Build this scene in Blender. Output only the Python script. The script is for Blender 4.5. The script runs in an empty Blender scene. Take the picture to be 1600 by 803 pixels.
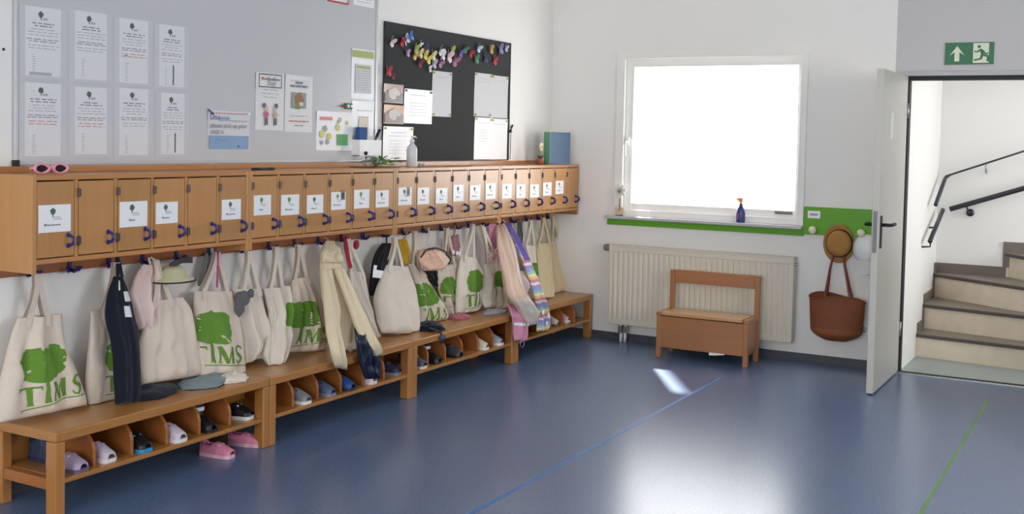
import bpy, bmesh, math, random
from mathutils import Vector, Matrix, noise
C = bpy.context.scene.collection
S = bpy.context.scene
random.seed(4)
# ------------------------------------------------------------------ camera
cam_d = bpy.data.cameras.new('camera'); cam = bpy.data.objects.new('camera', cam_d); C.objects.link(cam)
F_PX, PPY = 1731.64, 294.50
cam_d.sensor_width = 36; cam_d.lens = F_PX*36/1600; cam_d.shift_y = -(401.5-PPY)/1600
cam_d.clip_start = .05; cam_d.clip_end = 200
yaw, pitch, roll = .5104, -.0435, .0212
f0 = Vector((-math.sin(yaw), math.cos(yaw), 0)); r0 = Vector((math.cos(yaw), math.sin(yaw), 0)); up = Vector((0, 0, 1))
fw = f0*math.cos(pitch)+up*math.sin(pitch); u0 = -f0*math.sin(pitch)+up*math.cos(pitch)
rr = r0*math.cos(roll)+u0*math.sin(roll); uu = -r0*math.sin(roll)+u0*math.cos(roll)
M = Matrix.Identity(4)
for i in range(3): M[i][0] = rr[i]; M[i][1] = uu[i]; M[i][2] = -fw[i]; M[i][3] = (4.0876, -7.9322, 1.5413)[i]
cam.matrix_world = M; S.camera = cam
# ------------------------------------------------------------------ sky, sun, windows as portals, exposure
SKY = 4.0
w = bpy.data.worlds.new('overcast_sky'); S.world = w; w.use_nodes = True
bg = w.node_tree.nodes['Background']; bg.inputs[0].default_value = (1, .99, .975, 1); bg.inputs[1].default_value = SKY
sd = bpy.data.lights.new('sun', 'SUN'); sd.energy = 15; sd.angle = .03; sd.color = (1, .95, .87)
sun = bpy.data.objects.new('sun', sd); C.objects.link(sun)
sun.rotation_euler = Vector((.523, -.852, -1.034)).to_track_quat('-Z', 'Y').to_euler()
def portal(name, loc, d, sx, sy):
    l = bpy.data.lights.new(name, 'AREA'); l.shape = 'RECTANGLE'; l.size = sx; l.size_y = sy
    l.cycles.is_portal = True
    o = bpy.data.objects.new(name, l); C.objects.link(o); o.location = loc
    o.rotation_euler = Vector(d).to_track_quat('-Z', 'Z').to_euler()
portal('portal_back_window', (1.33, .10, 1.6), (0, -1, 0), 1.45, 1.25)
portal('portal_rear_window', (2.9, -11.05, 1.8), (0, 1, 0), 5.0, 1.9)
portal('portal_side_window', (6.55, -3.4, 1.75), (-1, 0, 0), 2.4, 1.5)
portal('portal_stair_window', (5.05, .85, 1.55), (-1, 0, 0), 1.3, 1.1)
vs = S.view_settings
vs.view_transform = 'Standard'; vs.look = 'None'; vs.gamma = 1; vs.use_curve_mapping = False; vs.exposure = 1.0
S.cycles.max_bounces = 10; S.cycles.diffuse_bounces = 6; S.cycles.transparent_max_bounces = 12
S.cycles.sample_clamp_indirect = 6; S.cycles.caustics_reflective = False; S.cycles.caustics_refractive = False
# ------------------------------------------------------------------ materials
MAT = {}
def lin(c):
    return tuple(((x/255)/12.92 if x/255 <= .04045 else ((x/255+.055)/1.055)**2.4) for x in c)
def mat(name, rgb, rough=.6, var=.06, scale=30, bump=0, spec=.5, metal=0, coat=0, sheen=0, obj_rand=0):
    if name in MAT: return MAT[name]
    m = bpy.data.materials.new(name); m.use_nodes = True; nt = m.node_tree; n = nt.nodes; b = n['Principled BSDF']
    c = lin(rgb)
    b.inputs['Roughness'].default_value = rough; b.inputs['Specular IOR Level'].default_value = spec
    b.inputs['Metallic'].default_value = metal; b.inputs['Coat Weight'].default_value = coat; b.inputs['Coat Roughness'].default_value = .12
    b.inputs['Sheen Weight'].default_value = sheen
    tc = n.new('ShaderNodeTexCoord'); nz = n.new('ShaderNodeTexNoise'); nz.inputs['Scale'].default_value = scale; nz.inputs['Detail'].default_value = 4
    nt.links.new(tc.outputs['Object'], nz.inputs['Vector'])
    mx = n.new('ShaderNodeMix'); mx.data_type = 'RGBA'
    mx.inputs['A'].default_value = (*[max(0, x*(1-var)) for x in c], 1); mx.inputs['B'].default_value = (*[min(1, x*(1+var)) for x in c], 1)
    nt.links.new(nz.outputs['Fac'], mx.inputs['Factor']); out = mx.outputs['Result']
    if obj_rand:
        oi = n.new('ShaderNodeObjectInfo'); hs = n.new('ShaderNodeHueSaturation'); mr = n.new('ShaderNodeMapRange')
        mr.inputs['To Min'].default_value = 1-obj_rand; mr.inputs['To Max'].default_value = 1+obj_rand
        nt.links.new(oi.outputs['Random'], mr.inputs['Value']); nt.links.new(mr.outputs[0], hs.inputs['Value']); nt.links.new(out, hs.inputs['Color']); out = hs.outputs[0]
    nt.links.new(out, b.inputs['Base Color'])
    if bump:
        bp = n.new('ShaderNodeBump'); bp.inputs['Strength'].default_value = bump; bp.inputs['Distance'].default_value = .004
        nt.links.new(nz.outputs['Fac'], bp.inputs['Height']); nt.links.new(bp.outputs[0], b.inputs['Normal'])
    MAT[name] = m; return m
def wood(name, rgb, axis, rough=.38, var=.16, spec=.5):
    if name in MAT: return MAT[name]
    m = mat(name, rgb, rough, 0, 30, 0, spec, obj_rand=.07); nt = m.node_tree; n = nt.nodes
    pb_ = n['Principled BSDF']; pb_.inputs['Coat Weight'].default_value = .4; pb_.inputs['Coat Roughness'].default_value = .24
    nz = [x for x in n if x.type == 'TEX_NOISE'][0]; tc = [x for x in n if x.type == 'TEX_COORD'][0]; mx = [x for x in n if x.type == 'MIX'][0]
    mp = n.new('ShaderNodeMapping'); sc = [14, 14, 14]; sc[axis] = 1.1; mp.inputs['Scale'].default_value = sc
    nt.links.new(tc.outputs['Object'], mp.inputs['Vector']); nt.links.new(mp.outputs[0], nz.inputs['Vector'])
    nz.inputs['Scale'].default_value = 2.6; nz.inputs['Detail'].default_value = 6; nz.inputs['Roughness'].default_value = .65
    c = lin(rgb); mx.inputs['A'].default_value = (*[x*(1-var) for x in c], 1); mx.inputs['B'].default_value = (*[min(1, x*(1+var)) for x in c], 1)
    return m
def fabric(name, rgb, var=.05, rough=.9):
    return mat(name, rgb, rough, var, 55, .25, .2, sheen=.15)
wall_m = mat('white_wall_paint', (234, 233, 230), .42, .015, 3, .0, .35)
wall_d = mat('grey_white_door_wall', (196, 195, 195), .5, .015, 3, 0, .3)  # set greyer and darker than the other walls
ceil_m = mat('ceiling_paint', (236, 236, 234), .9, .01)
beech_z = wood('beech_upright_grain', (180, 128, 72), 2)
beech_y = wood('beech_long_grain', (182, 124, 70), 1)
beech_x = wood('beech_deep_grain', (178, 120, 66), 0)
oak_y = wood('oiled_beech_bench', (170, 117, 59), 1, .33)
rail_y = wood('reddish_beech_rail_shaded', (158, 94, 46), 1, .4)  # reddish beech, colour darkened for the shade under the cabinets
oak_z = wood('oiled_beech_leg', (172, 117, 60), 2, .35)
oak_x = wood('oiled_beech_panel', (166, 102, 50), 0, .4)
chest_x = wood('chest_beech', (164, 110, 68), 0, .4)
chest_z = wood('chest_beech_upright', (162, 108, 66), 2, .4)
blue_pl = mat('dark_blue_plastic', (38, 42, 116), .35, .03)
hinge_m = mat('brown_hinge', (62, 38, 42), .4, .05)
white_gl = mat('white_lacquer', (232, 233, 234), .35, .01)
frame_m = mat('white_window_plastic', (236, 235, 231), .3, .01)
sill_m = mat('grey_sill', (190, 188, 194), .35, .02)
green_m = mat('leaf_green_board', (94, 162, 22), .5, .03)
paper_m = mat('white_paper', (236, 237, 240), .32, .01, spec=.6)
paper_w = mat('cream_paper', (222, 222, 222), .5, .01)
ink = mat('grey_print', (124, 124, 130), .6, .05)
ink_d = mat('black_print', (40, 40, 44), .6, .03)
ink_l = mat('pale_print', (168, 168, 174), .6, .03)
ink_r = mat('red_print', (190, 120, 118), .6, .03)
ink_g = mat('green_print', (94, 150, 60), .6, .1)
ink_dg = mat('dark_green_print', (74, 100, 82), .6, .1)
canvas = fabric('natural_canvas', (214, 200, 186))
canvas2 = fabric('pale_canvas', (220, 211, 198))
canvas3 = fabric('yellowish_canvas', (214, 196, 160))
print_g = mat('bag_green_print', (98, 140, 54), .8, .12, 40, spec=.2)
navy = fabric('navy_cloth', (20, 26, 40))
black_f = fabric('black_cloth', (22, 24, 28))
metal_m = mat('brushed_metal', (170, 170, 172), .35, .03, metal=1)
dark_metal = mat('dark_grey_metal', (62, 66, 72), .35, .04, metal=.6)
refl = mat('silver_reflective_tape', (245, 245, 248), .3, .01)
pink_f = fabric('pink_cloth', (216, 150, 176))
palepink_f = fabric('pale_pink_cloth', (222, 202, 198))
# ------------------------------------------------------------------ mesh helpers
WL = {}
class MB:
    def __init__(s): s.v = []; s.f = []; s.m = []
    def face(s, idx, mi=0): s.f.append(tuple(idx)); s.m.append(mi)
    def box(s, x0, y0, z0, x1, y1, z1, mi=0):
        b = len(s.v); s.v += [(x, y, z) for z in (z0, z1) for y in (y0, y1) for x in (x0, x1)]
        for q in ((0, 2, 3, 1), (4, 5, 7, 6), (0, 1, 5, 4), (2, 6, 7, 3), (0, 4, 6, 2), (1, 3, 7, 5)): s.face([b+i for i in q], mi)
        return s
    def prism(s, poly, axis, a, b, mi=0):
        k = len(poly); o = len(s.v)
        for h in (a, b):
            for p in poly:
                q = list(p); q.insert(axis, h); s.v.append(tuple(q))
        s.face([o+i for i in range(k)][::-1], mi); s.face([o+k+i for i in range(k)], mi)
        for i in range(k): j = (i+1) % k; s.face((o+i, o+j, o+k+j, o+k+i), mi)
        return s
    def tube(s, path, r, n=8, mi=0, closed=False):
        P = [Vector(p) for p in path]; k = len(P); R = r if isinstance(r, (list, tuple)) else [r]*k; o = len(s.v); prev = None
        for i in range(k):
            a = P[(i-1) % k] if (closed or i > 0) else P[i]; b = P[(i+1) % k] if (closed or i < k-1) else P[i]
            t = (b-a).normalized()
            if prev is None: u = t.orthogonal().normalized()
            else:
                u = prev-t*prev.dot(t); u = u.normalized() if u.length > 1e-6 else t.orthogonal().normalized()
            prev = u; w_ = t.cross(u)
            for j in range(n):
                an = 2*math.pi*j/n; s.v.append(tuple(P[i]+(u*math.cos(an)+w_*math.sin(an))*R[i]))
        for i in range(k if closed else k-1):
            i2 = (i+1) % k
            for j in range(n): j2 = (j+1) % n; s.face((o+i*n+j, o+i*n+j2, o+i2*n+j2, o+i2*n+j), mi)
        if not closed: s.face([o+j for j in range(n)][::-1], mi); s.face([o+(k-1)*n+j for j in range(n)], mi)
        return s
    def ribbon(s, path, width, th, wdir=(0, 1, 0), mi=0):
        """flat strap following path; width is measured across the path, near wdir"""
        P = [Vector(p) for p in path]; o = len(s.v); k = len(P); wd = Vector(wdir)
        for i in range(k):
            t = (P[min(k-1, i+1)]-P[max(0, i-1)]).normalized(); wv = (wd-t*wd.dot(t))
            wv = wv.normalized() if wv.length > 1e-5 else t.orthogonal().normalized()
            nn = t.cross(wv)
            for a, b in ((-1, -1), (1, -1), (1, 1), (-1, 1)): s.v.append(tuple(P[i]+wv*a*width/2+nn*b*th/2))
        for i in range(k-1):
            for j in range(4): j2 = (j+1) % 4; s.face((o+i*4+j, o+i*4+j2, o+i*4+4+j2, o+i*4+4+j), mi)
        s.face((o+3, o+2, o+1, o), mi); s.face([o+(k-1)*4+j for j in range(4)], mi)
        return s
    def lathe(s, prof, c, axis=2, n=20, sx=1, sy=1, mi=0, flip=1):
        o = len(s.v); k = len(prof)
        for r, h in prof:
            for j in range(n):
                an = 2*math.pi*j/n; q = [r*math.cos(an)*sx, r*math.sin(an)*sy]; q.insert(axis, h*flip); s.v.append((c[0]+q[0], c[1]+q[1], c[2]+q[2]))
        for i in range(k-1):
            for j in range(n): j2 = (j+1) % n; s.face((o+i*n+j, o+i*n+j2, o+(i+1)*n+j2, o+(i+1)*n+j), mi)
        if prof[0][0] > 1e-4: s.face([o+j for j in range(n)][::-1], mi)
        if prof[-1][0] > 1e-4: s.face([o+(k-1)*n+j for j in range(n)], mi)
        return s
    def grid(s, fn, nu, nv, mi=0, flip=False, keep=None):
        o = len(s.v)
        for i in range(nu+1):
            for j in range(nv+1): s.v.append(tuple(fn(i/nu, j/nv)))
        for i in range(nu):
            for j in range(nv):
                if keep and not keep(i/nu, j/nv): continue
                a, b, c, d = o+i*(nv+1)+j, o+(i+1)*(nv+1)+j, o+(i+1)*(nv+1)+j+1, o+i*(nv+1)+j+1
                s.face((a, d, c, b) if flip else (a, b, c, d), mi)
        return s
    def mesh(s, name, mats, off=(0, 0, 0), smooth=False):
        me = bpy.data.meshes.new(name); me.from_pydata([(x-off[0], y-off[1], z-off[2]) for x, y, z in s.v], [], s.f)
        for m in (mats if isinstance(mats, (list, tuple)) else [mats]): me.materials.append(m)
        me.polygons.foreach_set('material_index', s.m)
        bm = bmesh.new(); bm.from_mesh(me)
        bmesh.ops.remove_doubles(bm, verts=bm.verts, dist=1e-6)
        bmesh.ops.recalc_face_normals(bm, faces=bm.faces)
        bm.to_mesh(me); bm.free()
        if smooth: me.polygons.foreach_set('use_smooth', [True]*len(me.polygons))
        me.update(); return me
    def obj(s, name, mats, parent=None, smooth=False, bevel=0, loc=None):
        off = WL[parent.name] if parent else (loc or (0, 0, 0))
        o = bpy.data.objects.new(name, s.mesh(name, mats, off, smooth)); C.objects.link(o)
        if parent: o.parent = parent
        elif loc: o.location = loc
        WL[o.name] = off
        if bevel:
            b = o.modifiers.new('bevel', 'BEVEL'); b.width = bevel; b.segments = 2; b.limit_method = 'ANGLE'
        if smooth == 'auto': pass
        return o
def tag(o, label, cat, group=None):
    o['label'] = label; o['category'] = cat
    if group: o['group'] = group
    return o
def thing(name, label, cat, loc, group=None):
    o = bpy.data.objects.new(name, None); C.objects.link(o); o.location = loc; o.empty_display_size = .05
    WL[o.name] = tuple(loc); return tag(o, label, cat, group)
def struct(o): o['kind'] = 'structure'; return o
def inst(me, name, loc, parent, rot=None):
    o = bpy.data.objects.new(name, me); C.objects.link(o); o.parent = parent; p = WL[parent.name]
    o.location = (loc[0]-p[0], loc[1]-p[1], loc[2]-p[2]); WL[o.name] = tuple(loc)
    if rot: o.rotation_euler = rot
    return o
def text_mesh(txt, size):
    c = bpy.data.curves.new('t', 'FONT'); c.body = txt; c.size = size; o = bpy.data.objects.new('t', c); C.objects.link(o)
    dg = bpy.context.evaluated_depsgraph_get(); me = bpy.data.meshes.new_from_object(o.evaluated_get(dg))
    v = [tuple(x.co) for x in me.vertices]; f = [tuple(p.vertices) for p in me.polygons]
    bpy.data.objects.remove(o); bpy.data.curves.remove(c); bpy.data.meshes.remove(me); return v, f
# ------------------------------------------------------------------ measured outlines in metres
# ------------------------------------------------------------------ the room
def floor_mat():
    m = bpy.data.materials.new('blue_linoleum'); m.use_nodes = True; nt = m.node_tree; n = nt.nodes; b = n['Principled BSDF']
    tc = n.new('ShaderNodeTexCoord'); a = n.new('ShaderNodeTexNoise'); a.inputs['Scale'].default_value = 90; a.inputs['Detail'].default_value = 5
    c = n.new('ShaderNodeTexNoise'); c.inputs['Scale'].default_value = 1.3; c.inputs['Detail'].default_value = 5; c.inputs['Roughness'].default_value = .6
    for t in (a, c): nt.links.new(tc.outputs['Object'], t.inputs['Vector'])
    r = n.new('ShaderNodeValToRGB'); r.color_ramp.elements[0].position = .3; r.color_ramp.elements[1].position = .7
    r.color_ramp.elements[0].color = (*lin((80, 100, 132)), 1); r.color_ramp.elements[1].color = (*lin((95, 117, 151)), 1)
    nt.links.new(a.outputs['Fac'], r.inputs['Fac']); nt.links.new(r.outputs[0], b.inputs['Base Color'])
    mr = n.new('ShaderNodeMapRange'); mr.inputs['From Min'].default_value = .3; mr.inputs['From Max'].default_value = .7
    mr.inputs['To Min'].default_value = .27; mr.inputs['To Max'].default_value = .31
    b.inputs['Roughness'].default_value = .25; b.inputs['Specular IOR Level'].default_value = .7
    bp = n.new('ShaderNodeBump'); bp.inputs['Strength'].default_value = .06; bp.inputs['Distance'].default_value = .002
    nt.links.new(a.outputs['Fac'], bp.inputs['Height']); nt.links.new(bp.outputs[0], b.inputs['Normal'])
    return m
def glass_mat():
    m = bpy.data.materials.new('window_glass'); m.use_nodes = True; nt = m.node_tree; n = nt.nodes; n.remove(n['Principled BSDF'])
    o = n['Material Output']; t = n.new('ShaderNodeBsdfTransparent'); g = n.new('ShaderNodeBsdfGlossy'); g.inputs['Roughness'].default_value = .02
    mx = n.new('ShaderNodeMixShader')
    mx.inputs[0].default_value = .05; nt.links.new(t.outputs[0], mx.inputs[1]); nt.links.new(g.outputs[0], mx.inputs[2]); nt.links.new(mx.outputs[0], o.inputs[0])
    return m
glass = glass_mat()
H = 3.0
struct(MB().box(-.2, -11.2, -.15, 6.7, .06, 0).obj('floor', floor_mat()))
struct(MB().box(-.2, -11.2, H, 6.7, .12, H+.15).obj('ceiling', ceil_m))
struct(MB().box(-.2, -11.2, 0, 0, .12, H).obj('wall_left', wall_m))
WX0, WX1, WZ0, WZ1 = .63, 2.0, 1.02, 2.19
b = MB().box(0, 0, 0, WX0, .12, H).box(WX1, 0, 0, 2.64, .12, H).box(WX0, 0, 0, WX1, .12, WZ0).box(WX0, 0, WZ1, WX1, .12, H)
struct(b.obj('wall_back', wall_m))
DX1 = 3.72
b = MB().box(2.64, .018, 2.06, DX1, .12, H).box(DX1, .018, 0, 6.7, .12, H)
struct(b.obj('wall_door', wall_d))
b = MB().box(6.55, -11.2, 0, 6.7, -4.65, H).box(6.55, -2.15, 0, 6.7, .018, H).box(6.55, -4.65, 0, 6.7, -2.15, .98).box(6.55, -4.65, 2.52, 6.7, -2.15, H)
struct(b.obj('wall_right', wall_m))
b = MB().box(0, -11.2, 0, .4, -11.05, H).box(5.4, -11.2, 0, 6.55, -11.05, H).box(.4, -11.2, 0, 5.4, -11.05, .85).box(.4, -11.2, 2.75, 5.4, -11.05, H)
struct(b.obj('wall_rear', wall_m))
base_m = mat('dark_grey_baseboard', (70, 73, 80), .5, .04)
struct(MB().box(0.012, -.012, 0, 2.64, 0, .058).obj('baseboard_back', base_m))
struct(MB().box(0, -11, 0, .012, 0, .058).obj('baseboard_left', base_m))
# the big window
def ring(mb, o, i, y0, y1, mi=0):
    (a, b_, c, d), (e, f, g, h) = o, i
    mb.box(a, y0, b_, e, y1, d, mi).box(g, y0, b_, c, y1, d, mi).box(e, y0, b_, g, y1, f, mi).box(e, y0, h, g, y1, d, mi); return mb
w1 = struct(ring(MB(), (.565, .975, 2.045, 2.25), (WX0+.004, WZ0+.004, WX1-.004, WZ1-.004), -.016, .0).obj('window_1', frame_m, bevel=.003))
ring(MB(), (WX0, WZ0, WX1, WZ1), (.693, 1.075, 1.969, 2.125), .028, .088).obj('sash', frame_m, w1, bevel=.004)
MB().box(.69, .055, 1.07, 1.972, .061, 2.13).obj('pane', glass, w1)
MB().box(.647, .0, 1.52, .672, .028, 1.58).tube([(.66, .0, 1.55), (.66, -.03, 1.55), (.66, -.034, 1.44)], .008).obj('window_handle', frame_m, w1, bevel=.002)
MB().box(1.83, .012, 1.048, 1.955, .03, 1.068).obj('vent_slot', mat('grey_vent', (120, 120, 122), .5), w1)
struct(MB().box(.513, -.075, .951, 2.05, 0, .974).obj('trim_1', sill_m, bevel=.004))
# stairwell behind the open door
sw = mat('stairwell_white', (236, 236, 234), .6, .01)
struct(MB().box(2.58, .12, 0, 2.73, 1.65, 3.4).obj('wall_stair_left', sw))
struct(MB().box(2.73, 1.5, 0, 5.2, 1.65, 3.4).obj('wall_stair_back', sw))
b = MB().box(5.05, .12, 0, 5.2, 1.5, .93).box(5.05, .12, 2.1, 5.2, 1.5, 3.4).box(5.05, .12, .93, 5.2, .2, 2.1)
struct(b.obj('wall_stair_right', sw))
struct(MB().box(2.58, .12, 3.4, 5.2, 1.65, 3.5).obj('ceiling_stair', ceil_m))
tile = mat('grey_green_landing', (150, 160, 158), .35, .1, 12)
struct(MB().box(2.73, .06, -.15, 5.05, 1.5, 0).obj('floor_landing', tile))
stone = mat('beige_terrazzo', (218, 204, 184), .5, .12, 9); tread_m = mat('grey_brown_tread', (132, 121, 110), .45, .1, 14)
nos_m = mat('dark_nosing', (74, 66, 62), .5, .05)
st = thing('staircase', 'beige stone winder stairs rising behind the open door', 'staircase', (3.3, 1.1, 0))
zs = [0, .175, .365, .555, .745]
polys = [[(2.73, .70), (4.3, .485), (4.3, 1.5), (2.73, 1.5)], [(2.73, .955), (4.3, .61), (4.3, 1.5), (2.73, 1.5)],
         [(2.73, 1.414), (3.92, .605), (4.3, .605), (4.3, 1.5), (2.73, 1.5)], [(3.265, 1.5), (3.95, .6), (4.3, .6), (4.3, 1.5)]]
for k, P in enumerate(polys):
    MB().prism(P, 2, zs[k], zs[k+1]-.03).obj('riser', stone, st)
    d = Vector((P[1][0]-P[0][0], P[1][1]-P[0][1])).normalized(); nn = Vector((d.y, -d.x))*.022
    Q = [(P[0][0]+(nn.x if k == 3 else 0), P[0][1]+nn.y), (P[1][0]+nn.x, P[1][1]+nn.y)]+P[2:]
    t = MB().prism(Q, 2, zs[k+1]-.03, zs[k+1]).obj('tread', tread_m, st)
    a = Vector((*Q[0], 0)); c_ = Vector((*Q[1], 0)); n3 = Vector((nn.x, nn.y, 0)).normalized()*.003
    MB().prism([(a.x, a.y), (c_.x, c_.y), (c_.x+n3.x, c_.y+n3.y), (a.x+n3.x, a.y+n3.y)], 2, zs[k+1]-.027, zs[k+1]-.006).obj('nosing', nos_m, t)
skirt = mat('brown_grey_stair_skirting', (112, 100, 92), .5, .06, 20)
b = MB().box(2.73, .70, .175, 2.742, .955, .245).box(2.73, .93, .245, 2.742, .955, .365).box(2.73, .955, .365, 2.742, 1.414, .435).box(2.73, 1.39, .435, 2.742, 1.414, .555).box(2.73, 1.414, .555, 2.742, 1.5, .632)
b.box(2.742, 1.488, .555, 3.25, 1.5, .632).box(3.225, 1.488, .632, 3.32, 1.5, .83).box(3.32, 1.488, .745, 4.3, 1.5, .83)
b.obj('skirting', skirt, st)
hr = thing('handrail', 'upper thin grey stair handrail bending round the stairwell corner', 'handrail', (2.9, 1.44, 1.3), 'stairwell handrails')
MB().tube([(2.79, .977, 1.12), (2.79, 1.4, 1.309), (2.797, 1.43, 1.325), (2.83, 1.44, 1.344), (4.2, 1.44, 1.865)], [.016, .016, .015, .008, .008]).obj('rail', dark_metal, hr, True)
for x, z in ((3.083, 1.44), (3.7, 1.675)): MB().tube([(x, 1.44, z), (x, 1.44, z-.06), (x, 1.5, z-.075)], .006).obj('bracket', metal_m, hr, True)
hr = thing('handrail', 'lower thick dark stair handrail for children with round wall bracket', 'handrail', (2.9, 1.44, 1.0), 'stairwell handrails')
MB().tube([(2.83, 1.44, 1.068), (4.2, 1.44, 1.553)], .02).obj('rail', dark_metal, hr, True)
MB().tube([(2.79, .767, .856), (2.79, 1.347, 1.064)], .018).obj('side_rail', dark_metal, hr, True)
MB().tube([(2.95, 1.44, 1.1), (2.965, 1.445, 1.06), (2.975, 1.5, 1.045)], .008).lathe([(.0, 0), (.03, .0), (.03, .012), (0, .012)], (2.975, 1.488, 1.045), 1, 14).obj('bracket', dark_metal, hr, True)
MB().tube([(2.79, .79, .86), (2.79, .78, .815), (2.73, .78, .81)], .007).obj('bracket', dark_metal, hr, True)
MB().tube([(2.79, 1.12, .98), (2.79, 1.11, .94), (2.73, 1.1, .935)], .007).obj('bracket', dark_metal, hr, True)
# door
door_m = mat('light_grey_door_paint', (190, 188, 180), .38, .015, 4)
frm = mat('grey_steel_frame', (176, 176, 178), .4, .02)
blk = mat('black_rubber', (24, 24, 26), .6, .03)
d1 = struct(MB().box(2.685, -.845, .008, 2.727, -.004, 2.032).obj('door_1', door_m, bevel=.003))
fr_ = MB().box(2.642, -.004, 2.036, DX1+.06, .1, 2.068).box(DX1-.02, -.004, 0, DX1+.06, .1, 2.036)
fr_.obj('door_frame', frm, d1, bevel=.002)
MB().box(2.72, .02, 0, 2.733, .1, 2.036).box(2.733, .02, 2.008, DX1-.02, .1, 2.036).obj('gap_strip', blk, d1)  # black strips along the hinge-side and head gaps
MB().box(2.73, -.03, 0, DX1-.02, .035, .005).obj('threshold', mat('aluminium_threshold', (176, 178, 178), .4, .03, metal=.5), d1)
MB().box(2.73, -.012, .005, DX1-.02, .022, .009).obj('threshold_seal', blk, d1)
MB().box(2.727, -.80, .915, 2.733, -.755, 1.12).obj('handle_plate', blk, d1, bevel=.002)
MB().tube([(2.733, -.775, 1.062), (2.785, -.775, 1.062), (2.79, -.76, 1.062), (2.79, -.655, 1.062)], .011, 10).obj('lever', blk, d1, True)
MB().tube([(2.685, -.775, 1.062), (2.635, -.775, 1.062), (2.63, -.76, 1.062), (2.63, -.655, 1.062)], .011, 10).obj('lever', blk, d1, True)
MB().box(2.679, -.80, .915, 2.685, -.755, 1.12).obj('handle_plate', blk, d1, bevel=.002)
MB().box(2.694, -.849, .89, 2.718, -.845, 1.15).obj('lock_plate', mat('grey_lock_plate', (118, 118, 120), .4, .03), d1)
for z in (.25, 1.75): MB().tube([(2.732, -.002, z), (2.732, -.002, z+.1)], .008).obj('hinge', metal_m, d1, True)
MB().box(2.727, -.565, 1.60, 2.7275, -.49, 1.77).obj('sticker', mat('pale_sticker', (222, 222, 220), .4), d1)
# outside: added, unseen canopy cut to trim the sun to a strip
cm = mat('blocker_white', (230, 230, 228), .7, .02)
cp = thing('sun_blocker', 'added white canopy over the window outside', 'blocker', (1.5, .12, 2.6))
MB().prism([(-1.5, .12), (4, .12), (4, 1.6), (-.149, 1.6), (.418, .676), (-1.5, .676)], 2, 2.6, 2.68).obj('slab', cm, cp)
# tape on the floor
tag(MB().box(1.75, -6.2, 0, 1.772, -.90, .0008).obj('floor_tape', mat('blue_tape', (58, 112, 178), .45, .06, 30)), 'blue tape line on the floor running towards the chest bench', 'tape')
tag(MB().box(3.352, -6.2, 0, 3.370, -.57, .0008).obj('floor_tape', mat('green_tape', (92, 142, 84), .45, .06, 30)), 'green tape line on the floor in front of the open door', 'tape')
# ------------------------------------------------------------------ exit sign
gs = mat('exit_sign_green', (20, 104, 66), .4, .03); gw = mat('exit_sign_glow_white', (222, 226, 200), .5, .02)
es = thing('exit_sign', 'green emergency exit sign with arrow and running figure above the door', 'sign', (3.105, .018, 2.11))
MB().box(2.954, .008, 2.11, 3.257, .018, 2.256).obj('plate', gs, es)
def sx(u, v): return (2.954+u*.303, 2.11+v*.146)
def flat(mb, pts, y, th=.0012, mi=0): mb.prism([sx(*p) for p in pts], 1, y-th, y, mi)
b = MB(); flat(b, [(.10, .42), (.25, .84), (.40, .42), (.30, .56), (.30, .14), (.20, .14), (.20, .56)], .008)
b.obj('arrow', gw, es)
b = MB(); flat(b, [(.58, .06), (.90, .06), (.90, .96), (.58, .96)], .008); b.obj('panel', gw, es)
b = MB()
y_ = .0068
b.lathe([(0, 0), (.0105, 0), (.0105, .001), (0, .001)], (sx(.70, .80)[0], y_-.001, sx(.70, .80)[1]), 1, 12)
for seg in ([(.72, .70), (.78, .66), (.80, .42), (.74, .40)], [(.72, .70), (.66, .60), (.60, .62), (.60, .56), (.68, .53), (.74, .62)], [(.78, .66), (.84, .50), (.90, .54), (.885, .46), (.83, .42), (.77, .56)],
            [(.74, .43), (.72, .28), (.60, .22), (.60, .15), (.76, .22), (.80, .42)], [(.77, .43), (.82, .34), (.86, .34), (.86, .12), (.92, .14), (.90, .26), (.91, .40), (.80, .44)]):
    flat(b, seg, y_)
b.obj('running_figure', gs, es)
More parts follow.
